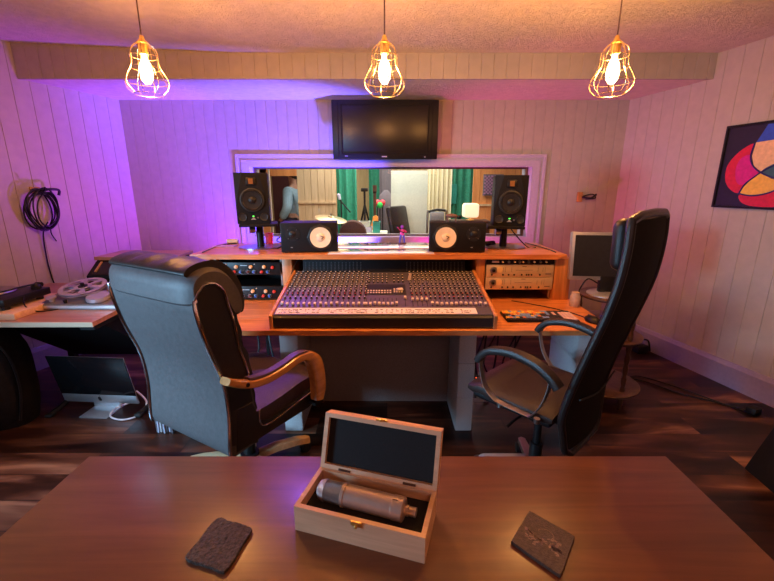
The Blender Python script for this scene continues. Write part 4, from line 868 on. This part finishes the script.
# ---------------------------------------------------------------- under the left desk
im = thing('desktop_computer', 'silver all-in-one computer standing on the floor, screen off', 'computer', (-2.03, 2.56, 0), R(-4)); T_ = Mx.Translation((-.0, .0, .065)) @ Euler((R(11), 0, 0)).to_matrix().to_4x4()
MB(T_).bx(-.274, .274, 0, .010, 0, .385, .003).build('housing', M_ALU, im); MB(T_).bx(-.275, .275, -.004, .003, .072, .386, .001).build('screen', M_GLOSSB, im); MB(T_).bx(-.274, .274, -.0035, .0, .002, .071, .001).build('chin', M_ALU, im)
m = MB(T_); pa = [(.0, .012), (.009, .014), (.012, .024), (.010, .034), (.007, .037), (.009, .043), (.004, .047), (-.001, .045), (-.007, .047), (-.0125, .04), (-.013, .028), (-.008, .014)]
m.prism([(a, b+.006) for a, b in pa], -.005, -.0036, 'xz'); m.prism([(0, .055), (.002, .062), (.007, .066), (.006, .059)], -.005, -.0036, 'xz'); m.build('emblem', M_BLACK, im, False)
MB().prism([(-.1, 0), (.12, 0), (.12, .006), (.06, .008), (.05, .2), (.04, .2), (.04, .008), (-.1, .006)], -.1, .1, 'yz').build('stand', M_ALU, im, False)
tag(MB().tube([(-1.84, 2.66, .1), (-1.74, 2.6, .05), (-1.72, 2.5, .012), (-1.8, 2.43, .008), (-1.92, 2.47, .008), (-1.95, 2.58, .008), (-1.86, 2.66, .02)], .006, 8, 6).build('cable', M_WHITEC), 'white cable looping beside the all-in-one computer', 'cable')
def footst(x, y, lab):
    t = thing('stand_foot', lab, 'stand', (x, y, 0)); MB().tube([(-.07, -.12, .015), (-.03, -.05, .05), (0, 0, .12), (.01, .04, .3)], .018, 8, 4).build('leg', M_BLACK, t); MB().box((-.07, -.13, .012), (.05, .06, .024), None, .008).build('foot_pad', M_RUB, t)
footst(-1.66, 2.62, 'black curved stand foot between computer and leather chair'); footst(-2.28, 2.62, 'black curved stand foot beside the dark padded bag')
random.seed(11)
t0 = None
for k in range(9):
    o = MB().box((0, 0, .05), (.009, .14, .10), (0, R(random.uniform(-3, 3)), 0), .001).build('magazine', random.choice([M_PAPER, M_LILAC, M_GREYC]))
    o.location = (-1.50+.0135*k, 2.36+random.uniform(-.01, .01), .0); tag(o, 'thin pale magazine standing on the floor behind leather chair', 'magazine', 'magazines standing in a row on the floor')
bg = thing('padded_bag', 'large dark rounded padded bag on the floor, far left', 'bag', (-2.70, 2.42, 0), R(8))
m = MB(); rs = []
for i in range(13):
    z = .0+.70*i/12; q = (1-abs(2*i/12-1)**3.2)**.45 if 0 < i < 12 else .55
    a, b = .30*(q if i > 6 else .8+.2*q), .17*(.6+.4*q)
    rs.append([V((a*math.copysign(abs(cos(2*pi*k/28))**.7, cos(2*pi*k/28)), b*math.copysign(abs(sin(2*pi*k/28))**.7, sin(2*pi*k/28)), z)) for k in range(28)])
m.rings(rs); m.build('body', M_BAG, bg)
MB().tube([(.27, -.12, .06), (.3, -.1, .3), (.26, -.1, .55), (.1, -.1, .69)], .008, 6, 6).build('piping', M_BLACK, bg)
MB().tube([(.13, -.178, .22), (.14, -.18, .24), (.15, -.178, .22), (.15, -.182, .13), (.135, -.182, .13), (.13, -.178, .22)], .006, 6, 3).build('zip_pull', M_ALU, bg); MB().cyl((-.13, -.17, .2), (-.13, -.182, .2), .016).build('stud', M_ALU, bg)
# ---------------------------------------------------------------- leather armchair on wheels, left
LC = thing('leather_office_chair', 'dark leather executive chair with curved wooden arms, left', 'chair')
aa = R(30); tx = V((cos(aa), -sin(aa), 0)); ny = V((sin(aa), cos(aa), 0)); BR = V((-.675, 1.494, 0)); W = .58
LC.location = BR-tx*(W/2)+ny*.3; LC.rotation_euler = (0, 0, -aa); IQ = Mx.Translation((0, -.3, 0))
back = [(0.02, .40), (.0, .44), (.012, .62), (0, .78), (-.05, .95), (-.078, 1.09), (-.08, 1.15)]
bk = smoothpts([(0, a, b) for a, b in back], 5)
front = [(.05, 1.15), (.085, 1.02), (.10, .9), (.13, .78), (.15, .62), (.16, .5), (.16, .40)]
ft = smoothpts([(0, a, b) for a, b in front], 4)
m = MB(IQ); m.prism([(p.y, p.z) for p in bk]+[(p.y, p.z) for p in ft], -W/2, W/2, 'yz', .012); m.build('back_shell', M_LEATHER, LC)
for sx in (-1, 1):
    m = MB(IQ); m.tube([(sx*(W/2+.004), p.y-.004, p.z) for p in bk[3:-1]], .0075, 8)
    m.tube([(sx*(W/2+.004), p.y+.004, p.z) for p in bk[-3:]]+[(sx*(W/2+.004), -.04, 1.19), (sx*(W/2+.004), .01, 1.19), (sx*(W/2+.004), .05, 1.15)]+[(sx*(W/2+.004), p.y-.005, p.z) for p in ft[2:14]], .0055, 8, 2); m.build('piping', M_CHROME, LC)
# arched side wings
for sx in (-1, 1):
    m = MB(IQ); pts = [(p.y+.012, p.z) for p in bk[6:]]+[(-.05, 1.185), (-.01, 1.195), (.03, 1.175), (.055, 1.13)]+[(p.y-.01, p.z) for p in ft[3:]]
    a_, b_ = sorted((sx*(W/2-.01), sx*(W/2+.002))); m.prism(pts, a_, b_, 'yz'); m.build('side_wing', M_LEATHB, LC)
# head roll, wrapped over the top
m = MB(IQ); rs = []
for i in range(21):
    x = -1+2*i/20; e = (1-abs(x)**5)**.25 if abs(x) < 1 else .45
    sag = .012*sin(i*1.9)*(1-abs(x))
    pr = [(-.095, 1.115), (-.105, 1.16), (-.10, 1.21), (-.07, 1.245+sag), (-.01, 1.262+sag), (.06, 1.245), (.12, 1.19), (.16, 1.11), (.165, 1.03), (.12, 1.02), (.08, 1.09), (.0, 1.13)]
    cy, cz = .02, 1.15
    rs.append([V((x*(W/2+.0), cy+(a-cy)*(.6+.4*e), cz+(b-cz)*(.6+.4*e))) for a, b in smoothpts([(a, b, 0) for a, b in pr], 3, True) and [(q.x, q.y) for q in smoothpts([(a, b, 0) for a, b in pr], 3, True)]])
m.rings(rs); m.build('head_roll', M_LEATHER, LC)
m = MB(IQ); rs = []
for i in range(23):
    x = -1+2*i/22; e = max(.35, (1-abs(x)**6))**.4; sg = .0035*sin(i*.9)+.002*sin(i*2.1)
    pr = [(-.06, 1.225), (-.088, 1.232), (-.090, 1.246), (-.065, 1.262+sg), (-.01, 1.274+sg), (.06, 1.268+sg), (.115, 1.235), (.160, 1.17), (.176, 1.10), (.172, 1.04), (.15, 1.03), (.14, 1.10), (.09, 1.18), (.0, 1.235)]
    rs.append([V((x*(W/2-.03), .03+(q.x-.03)*(.9+.1*e), 1.15+(q.y-1.15)*(.92+.08*e))) for q in smoothpts([(a, b, 0) for a, b in pr], 3, True)])
m.rings(rs); m.build('flap', M_LEATHB, LC)
# front cushion with soft rolls
m = MB(IQ); rs = []
prc = [(.05, 1.12), (.10, 1.08), (.15, 1.0), (.155, .93), (.165, .88), (.2, .8), (.205, .7), (.21, .62), (.22, .54), (.1, .5), (.05, .8)]
for i in range(15):
    x = -1+2*i/14; e = (1-abs(x)**4)**.3 if abs(x) < 1 else .5
    rs.append([V((x*(W/2-.03), .09+(q.x-.09)*(.5+.5*e)+.006*sin(q.y*60+i), q.y)) for q in smoothpts([(a, b, 0) for a, b in prc], 3, True)])
m.rings(rs); m.build('back_cushion', M_LEATHB, LC)
# seat
m = MB(IQ); rs = []
prs = [(.12, .45), (.3, .44), (.56, .44), (.63, .46), (.655, .5), (.64, .55), (.58, .585), (.4, .575), (.2, .56), (.12, .56)]
for i in range(17):
    x = -1+2*i/16; e = (1-abs(x)**4)**.3 if abs(x) < 1 else .5
    rs.append([V((x*(W/2-.015), q.x, .5+(q.y-.5)*(.45+.55*e)+(.003*sin(q.x*70+i*.8)))) for q in smoothpts([(a, b, 0) for a, b in prs], 3, True)])
m.rings(rs); m.build('seat_cushion', mat('seat_leather', (.045, .028, .04), .32, var=.25, scale=9, bump=.3, bscale=30), LC)
for sx in (-1, 1):
    m = MB(IQ); a_, b_ = sorted((sx*(W/2-.03), sx*(W/2+.004)))
    m.prism([(.03, .42), (.5, .40), (.64, .43), (.655, .49), (.6, .505), (.25, .47), (.17, .50), (.14, .62), (.05, .62)], a_, b_, 'yz', .006); m.build('seat_side', M_LEATHB, LC)
    MB(IQ).tube([(sx*(W/2+.006), .17, .56), (sx*(W/2+.006), .17, .49), (sx*(W/2+.006), .23, .462), (sx*(W/2+.006), .42, .475), (sx*(W/2+.006), .62, .492)], .004, 6, 5).build('seat_piping', M_CHROME, LC)
    # wooden arm
    pa = smoothpts([(0, -.02, .80), (0, .03, .768), (0, .1, .737), (0, .19, .722), (0, .29, .727), (0, .38, .74), (0, .455, .728), (0, .51, .675), (0, .532, .6), (0, .538, .52), (0, .525, .455)], 5)
    m = MB(IQ); xc = sx*(W/2+.045); rs = []; pa = pa if sx > 0 else pa[6:]
    for i, p in enumerate(pa):
        d = (pa[min(len(pa)-1, i+1)]-pa[max(0, i-1)]).normalized(); nrm_ = V((0, -d.z, d.y)); f = i/len(pa)
        hw = .029; ht = .016+.006*min(1, f*3)+.024*max(0, min(1, (f-.55)/.15))-.016*max(0, (f-.9)/.1)
        rs.append([V((xc, 0, 0))+p+V((hw*math.copysign(abs(cos(2*pi*k/12))**.6, cos(2*pi*k/12)), 0, 0))+nrm_*(ht*math.copysign(abs(sin(2*pi*k/12))**.6, sin(2*pi*k/12))) for k in range(12)])
    m.rings(rs); m.build('armrest', M_ARM, LC)
    ar = LC.children[-1]
    MB(IQ).ribbon([V((xc, 0, .021))+p for p in (pa[9:31] if sx > 0 else pa[3:25])], (.020, 0, 0), .009).build('arm_pad', M_PURPLE, LC)
    MB(IQ).cyl((xc-sx*.03, .065, .752), (xc+sx*.031, .065, .752), .009, seg=12).build('arm_bolt', M_BLACK, LC); MB(IQ).box((xc-sx*.025, .53, .435), (.07, .06, .02)).build('arm_bracket', M_BLACK, LC)
MB(IQ).cyl((0, .33, .12), (0, .33, .42), .032).build('gas_column', M_BLACK, LC); MB(IQ).bx(-.12, .12, .2, .46, .385, .425, .01).build('tilt_mechanism', M_BLACK, LC)
MB(IQ).cyl((0, .33, .07), (0, .33, .13), .05).build('hub', M_BLACK, LC)
for k in range(5):
    a = 2*pi*k/5+R(-108)+aa; d = V((cos(a), sin(a), 0)); s_ = V((-sin(a), cos(a), 0)); c0 = V((0, .33, 0))
    m = MB(IQ); m.rings([[c0+d*r_+s_*wv+V((0, 0, z+zz)) for wv, zz in ((-w2, -.02), (-w2*.8, .012), (0, .018), (w2*.8, .012), (w2, -.02))] for r_, w2, z in ((.03, .03, .10), (.15, .033, .105), (.27, .03, .092), (.34, .026, .075), (.355, .015, .068))]); lg = m.build('base_leg', M_BASEW, LC)
    MB(IQ).cyl(c0+d*.325-s_*.025+V((0, 0, .028)), c0+d*.325+s_*.025+V((0, 0, .028)), .028).build('caster', M_BLACK, lg)
# ---------------------------------------------------------------- high-back chair, right
RC = thing('high_back_office_chair', 'tall black high-back office chair with looped metal arms, right', 'chair', (.77, 1.80, 0), R(43))
bp_ = smoothpts([(0, -.222, .43), (0, -.215, .52), (0, -.212, .62), (0, -.245, .78), (0, -.285, .93), (0, -.33, 1.1), (0, -.352, 1.22), (0, -.36, 1.34), (0, -.357, 1.435)], 5)
def bw(i): f = i/(len(bp_)-1); return .232*min(1, .80+.9*f)*(1-.06*max(0, f-.7)/.3)
rs = []; m = MB()
for i, p in enumerate(bp_):
    hwid = bw(i); d = (bp_[min(len(bp_)-1, i+1)]-bp_[max(0, i-1)]).normalized(); nn_ = V((0, d.z, -d.y)); rs.append([V((x_*hwid, 0, 0))+p+nn_*(.012*b_+.018*(x_*x_)) for x_, b_ in ((-1, -1), (-.5, -1), (0, -1), (.5, -1), (1, -1), (1, 1), (.5, 1), (0, 1), (-.5, 1), (-1, 1))])
m.rings(rs); m.build('mesh_back', M_MESHF, RC)
m = MB(); out = [V((-bw(i), 0, 0))+p+V((0, .012, 0)) for i, p in enumerate(bp_)]; rt = [V((bw(i), 0, 0))+p+V((0, .012, 0)) for i, p in enumerate(bp_)]
top = [V((-bw(99 if False else len(bp_)-1)*.7, -.352, 1.452)), V((0, -.354, 1.457)), V((bw(len(bp_)-1)*.7, -.352, 1.452))]; bot = [V((.14, -.218, .40)), V((0, -.218, .395)), V((-.14, -.218, .40))]
m.tube(out+top+rt[::-1]+bot, .016, 10, 0, True); m.build('back_frame', M_LEATHB, RC)
m = MB(); rs = []
for i in range(3, len(bp_)-1):
    p = bp_[i]; q = bw(i)-.02; th_ = .016+.006*sin(i*.7); rs.append([V((q*cos(2*pi*k/20), th_*sin(2*pi*k/20)*1.0+.024, 0))+p for k in range(20)])
m.rings(rs); m.build('back_padding', M_LEATHB, RC)
for a, b in ((.0, 1),):
    m = MB(Mx.Translation((0, -.31, 1.345)) @ Euler((R(-2), 0, 0)).to_matrix().to_4x4()); m.box((0, 0, 0), (.40, .065, .19), None, .03, 4); m.build('head_cushion', M_LEATHB, RC)
m = MB(); m.tube([(-.2, -.25, .70), (0, -.256, .67), (.2, -.25, .70)], .004, 6, 4); m.build('lumbar_seam', M_BLACK, RC)
m = MB(); rs = []
for i in range(15):
    y = -.165+.435*i/14; e = min(1, (1-abs((i-7)/7)**5))**.3 if 0 < i < 14 else .55; zz = .575+(.012 if i > 10 else 0)-.010*(i > 12)
    rs.append([V((.252*math.copysign(abs(cos(2*pi*k/24))**.45, cos(2*pi*k/24))*(.93+.07*e), y, zz+.042*e*math.copysign(abs(sin(2*pi*k/24))**.6, sin(2*pi*k/24)))) for k in range(24)])
m.rings(rs); m.build('seat', mat('worn_seat_leather', (.026, .015, .013), .42, var=.2, scale=10, bump=.2, bscale=60, spec=.35), RC)
MB().bx(-.225, .225, -.15, .25, .525, .555, .012).build('seat_shell', M_BLACK, RC)
for sx in (-1, 1):
    xa = sx*.29
    MB().ribbon(smoothpts([(xa, .185, .765), (xa, .165, .80), (xa, .12, .832), (xa, .02, .852), (xa, -.09, .836), (xa, -.16, .80), (xa, -.195, .765)], 5), (.027, 0, 0), .015).build('armrest', M_LEATHB, RC)
    MB().ribbon(smoothpts([(xa, .16, .81), (xa, .172, .752), (xa, .145, .655), (xa-sx*.01, .10, .60), (xa-sx*.02, .06, .583), (xa-sx*.02, -.06, .58), (xa-sx*.01, -.09, .592), (xa, -.135, .668), (xa, -.158, .765), (xa, -.15, .80)], 5), (.016, 0, 0), .003).build('arm_loop', M_STEEL, RC)
    for yy in (.05, -.13): MB().cyl((xa-sx*.02, yy+.02, .582), (xa-sx*.02, yy+.02, .56), .014, seg=12).build('bolt', M_STEEL, RC)
MB().bx(-.09, .09, -.14, .1, .475, .525, .01).build('tilt_mechanism', M_BLACK, RC)
MB().cyl((0, 0, .13), (0, 0, .48), .019).build('gas_column', M_BLACK, RC); MB().cyl((0, 0, .09), (0, 0, .28), .032).build('column_sleeve', M_BLACK, RC); MB().tube([(-.08, .0, .5), (-.2, .02, .49), (-.26, .03, .47)], .007, 8, 3).build('lever', M_BLACK, RC)
for k in range(5):
    a = 2*pi*k/5+R(112); d = V((cos(a), sin(a), 0)); s_ = V((-sin(a), cos(a), 0)); m = MB()
    m.rings([[d*r_+s_*wv+V((0, 0, z+zz)) for wv, zz in ((-w2, -.02), (-w2, .01), (0, .014), (w2, .01), (w2, -.02))] for r_, w2, z in ((.03, .026, .12), (.16, .024, .11), (.3, .02, .085), (.315, .012, .08))]); lg = m.build('base_leg', M_STEEL, RC)
    for s3 in (-1, 1): MB().cyl(d*.3+s_*s3*.008+V((0, 0, .03)), d*.3+s_*s3*.028+V((0, 0, .03)), .03).build('caster', M_BLACK, lg)
# ---------------------------------------------------------------- floor things right
gp = atZ(505, 451, .12)
lt = thing('grey_case', 'flat grey rounded case on floor past the front table', 'case', (gp.x, gp.y, 0), R(0))
MB().box((0, -.15, .06), (.31, .3, .12), None, .03, 3).build('body', M_GREYP, lt); MB().box((0, -.15, .122), (.26, .25, .006), None, .003).build('lid', M_GREYP, lt)
m = MB(); m.tube([(1.72, 3.35, .01), (1.9, 3.1, .008), (2.1, 3.0, .008), (2.25, 2.8, .008), (2.45, 2.65, .008), (2.6, 2.5, .008)], .006, 6, 8)
tag(m.build('cable', M_BLACK), 'black lead running over the floor by right wall', 'cable')
m = MB(); m.tube([(1.75, 3.25, .01), (1.95, 3.05, .008), (2.12, 3.08, .008), (2.3, 2.9, .008), (2.42, 2.72, .008), (2.5, 2.6, .008)], .005, 6, 8); tag(m.build('cable', M_BLACK), 'second thinner black lead crossing floor by right wall', 'cable')
pl = thing('power_adapter', 'small black power adapter on the floor near right skirting', 'adapter', (*atZ(753, 413, 0).xy, 0), .4); MB().bx(-.045, .045, -.03, .03, 0, .045, .006).build('body', M_BLACK, pl); MB().cyl((.045, 0, .02), (.09, 0, .01), .008).build('strain_relief', M_RUB, pl)
jb = thing('cable_box', 'small dark junction box with leads behind side table', 'box', (*atZ(640, 352, 0).xy, 0), .2); MB().bx(-.06, .06, -.04, .04, .0, .07, .006).build('body', M_BLACK, jb); MB().tube([(-.05, 0, .06), (-.03, -.02, .13), (.05, -.02, .12), (.09, -.02, .01)], .008, 6, 5).build('lead', M_BLACK, jb)
wg = thing('floor_speaker', 'black wedge-shaped floor speaker at the right picture edge', 'speaker', (2.27, 1.72, 0), R(-4))
MB().prism([(-.22, 0), (.3, 0), (.3, .12), (.05, .42), (-.06, .42)], -.2, .3, 'xz', .008) if False else MB().prism([(-.25, 0), (.28, 0), (.28, .2), (.08, .42), (-.1, .42)], -.18, .22, 'xz', .008).build('cabinet', M_VINYL, wg)
m = MB(); m.prism([(.285, .21), (.29, .216), (.092, .434), (.085, .428)], -.16, .2, 'xz'); m.build('grille', M_BLACKM, wg, False)
# small items under the desk
rd = thing('power_strip', 'black power strip with glowing red switch under desk', 'power strip', (*atZ(476, 372, .12).xy, .0)); MB().bx(-.03, .2, -.03, .03, .0, .1, .005).build('body', M_BLACK, rd); MB().box((-.0, -.032, .085), (.014, .004, .01)).build('switch', M_LEDR, rd)
m = MB(); random.seed(21)
for k in range(9): x = .62+.05*k; m.tube([(x, 2.95, .7), (x+random.uniform(-.05, .05), 2.85, .5), (x+random.uniform(-.1, .1), 2.8, .25), (x+random.uniform(-.15, .15), 2.7, .02)], .007, 6, 6)
tag(m.build('cable_bundle', M_BLACK), 'loose black cables hanging beneath right half of desk', 'cables')
m = MB()
for k in range(9): x = -1.2+.05*k; m.tube([(x, 2.95, .7), (x+random.uniform(-.05, .05), 2.85, .62), (x+random.uniform(-.1, .1), 2.75, .4), (x+random.uniform(-.15, .15), 2.7, .02)], .007, 6, 6)
tag(m.build('cable_bundle', M_BLACK), 'loose black cables hanging beneath left half of desk', 'cables')
# ---------------------------------------------------------------- front table
TZ = .78
tb = thing('wooden_table', 'wide walnut-veneer table filling the foreground', 'table', (-.028, .66, 0)); TWh = .853
MB().box((0, 0, TZ-.0175), (2*TWh, .726, .035), None, .003).build('tabletop', M_WALNUT, tb)
for sx in (-1, 1):
    for sy in (-1, 1): MB().bx(sx*.78-.035, sx*.78+.035, sy*.28-.035, sy*.28+.035, 0, TZ-.035, .004).build('leg', M_WALNUT, tb)
MB().bx(-.75, .75, -.25, -.23, TZ-.13, TZ-.035).build('apron', M_WALNUT, tb); MB().bx(-.75, .75, .23, .25, TZ-.13, TZ-.035).build('apron', M_WALNUT, tb)
# microphone case
ba = math.atan2(-.087, .292); FL = V((-.213, .76, TZ)); ux = V((cos(ba), sin(ba), 0)); uy = V((-sin(ba), cos(ba), 0)); BW, BD, BH = .305, .14, .066
bx_ = thing('microphone_case', 'open pale wooden microphone case with dark foam lining', 'case', FL+ux*BW/2+uy*BD/2, ba)
w_ = .011
m = MB(); m.bx(-BW/2, BW/2, -BD/2, -BD/2+w_, 0, BH); m.bx(-BW/2, BW/2, BD/2-w_, BD/2, 0, BH); m.bx(-BW/2, -BW/2+w_, -BD/2+w_, BD/2-w_, 0, BH); m.bx(BW/2-w_, BW/2, -BD/2+w_, BD/2-w_, 0, BH); m.bx(-BW/2+w_, BW/2-w_, -BD/2+w_, BD/2-w_, 0, .008); m.build('base', M_BOXW, bx_, False)
MB().bx(-BW/2+w_, BW/2-w_, -BD/2+w_, BD/2-w_, .008, .040).build('base_foam', M_FOAM, bx_, False)
LT = Mx.Translation((0, BD/2, BH)) @ Euler((R(-82+0), 0, 0)).to_matrix().to_4x4() @ Mx.Translation((0, 0, 0))
# lid: local y runs away from the hinge (folded up), z is its depth
def LID(a): return Mx.Translation((0, BD/2-.002, BH)) @ Euler((R(a), 0, 0)).to_matrix().to_4x4()
LM = LID(71); LD = .036
m = MB(LM); m.bx(-BW/2, BW/2, 0, w_, -LD, 0); m.bx(-BW/2, BW/2, BD-w_, BD, -LD, 0); m.bx(-BW/2, -BW/2+w_, w_, BD-w_, -LD, 0); m.bx(BW/2-w_, BW/2, w_, BD-w_, -LD, 0); m.bx(-BW/2+w_, BW/2-w_, w_, BD-w_, -LD, -LD+.006); m.build('lid', M_BOXW, bx_, False)
MB(LM).bx(-BW/2+w_, BW/2-w_, w_, BD-w_, -LD+.006, -.012).build('lid_foam', M_FOAM, bx_, False)
for sx in (-.085, .085): MB().cyl((sx-.016, BD/2+.0, BH+.002), (sx+.016, BD/2+.0, BH+.002), .0035, seg=8).build('hinge', M_DARKW, bx_)
m = MB(); m.box((0, -BD/2-.001, BH-.006), (.026, .002, .012), None, .0005); m.cyl((-.011, -BD/2-.003, BH-.001), (.011, -BD/2-.003, BH-.001), .003, seg=10); m.sphere((0, -BD/2-.005, BH-.01), .0045, seg=10); m.build('catch', M_BRASS, bx_)
m = MB(LM); m.box((0, BD+.001, -.006), (.03, .002, .012), None, .0005); m.cyl((-.014, BD+.003, -.001), (.014, BD+.003, -.001), .003, seg=10); m.sphere((0, BD+.004, .004), .005, seg=10); m.build('latch', M_BRASS, bx_)
mcb = V((0, 0, 0))
mc = thing('studio_microphone', 'satin nickel studio microphone lying in the open case', 'microphone', FL+ux*(BW/2)+uy*(BD/2+.002)+V((0, 0, .058)), ba-R(1.5))
AX = (1, 0, 0); r_ = .026
MB().lathe([(r_, -.062), (r_+.0015, -.061), (r_+.0015, -.054), (r_, -.053), (r_, .062), (r_+.001, .063), (r_+.001, .088), (r_-.001, .090), (r_-.006, .092), (0, .092)], (0, 0, 0), AX, 40).build('body', M_MIC, mc)
MB().lathe([(r_-.001, -.108), (r_-.001, -.062)], (0, 0, 0), AX, 40).build('grille', M_GRILLE, mc)
MB().lathe([(0, -.128), (.012, -.127), (.021, -.121), (r_-.001, -.112), (r_, -.108), (r_, -.105)], (0, 0, 0), AX, 40).build('grille_cap', mat('bright_mesh_dome', (.7, .66, .68), .3, .85, var=.3, scale=200, bump=.4, bscale=400), mc)
MB().lathe([(.012, .092), (.012, .1), (.0105, .101), (.0105, .118), (0, .118)], (0, 0, 0), AX, 24).build('connector', M_MIC, mc)
MB().box((.07, -.004, r_-.0005), (.012, .006, .002)).build('switch', M_BLACK, mc)
# coasters
def coaster(pts, mt, label, rag, seed):
    random.seed(seed); c = sum((V(p) for p in pts), V())/4; t = thing('slate_coaster', label, 'coaster', (c.x, c.y, TZ)); ou = []
    for i in range(4):
        a, b = V(pts[i]), V(pts[(i+1) % 4])
        for k in range(10): q = a.lerp(b, k/10)-c; q += q.normalized()*(random.uniform(-rag, rag) if k else -rag); ou.append((q.x, q.y))
    MB().prism(ou, 0.0005, .0085, 'xy', .0012).build('slab', mt, t, True, 20); return t, c
a4 = lambda L: [tuple(atZ(x, y, TZ+.008)) for x, y in L]
t, c = coaster([tuple(q) for q in a4(((217.3, 517), (253.3, 528), (224, 573), (183.6, 557.4)))], M_SLATE, 'rough dark slate coaster left of the microphone case', .003, 2)
t, c = coaster([tuple(q) for q in a4(((529.4, 510.5), (575, 536.3), (560.5, 575.8), (511, 541)))], M_SLATE2, 'smooth brown slate coaster with etched drawing, right', .0006, 4)
m = MB(Euler((0, 0, R(-40))).to_matrix().to_4x4()); random.seed(8)
for k in range(60):
    x = random.uniform(-.042, .042); y = random.gauss(-.005, .007)+.006*sin(x*120); m.box((x, y, .0087), (random.uniform(.004, .010), random.uniform(.002, .006), .0004), (0, 0, random.uniform(-.6, .6)))
for k in range(14): a = R(20+140*k/13); m.box((.018*cos(a), .012+.018*sin(a), .0087), (.005, .002, .0004), (0, 0, a+pi/2))
m.build('etching', M_ETCH, t, False)
# ---------------------------------------------------------------- groups of repeated things
for o in list(bpy.data.objects):
    if o.parent or 'category' not in o: continue
    k = o.name.split('.')[0]
    g = {'pendant_lamp': 'wire-cage pendant lamps', 'bookshelf_speaker': 'white-cone speakers on the shelf', 'active_monitor_speaker': 'tall black speakers on stands', 'speaker_stand': 'speaker stands on the shelf',
         'rack_preamp': 'black rack preamps at the left', 'rack_compressor': 'pale rack units at the right', 'slate_coaster': 'slate coasters on the front table', 'curtain': 'curtains in the live room',
         'hanging_sheet': 'hanging sheets in the live room', 'storage_box': 'boxes in the live room', 'reflection_panel': 'window reflection panels on the shelf', 'wall_hook': 'wooden wall hooks', 'stand_foot': 'black stand feet on the floor',
         'microphone_stand': 'microphone stands in the live room', 'cable_bundle': 'cable bundles under the desk'}.get(k)
    if g: o['group'] = g
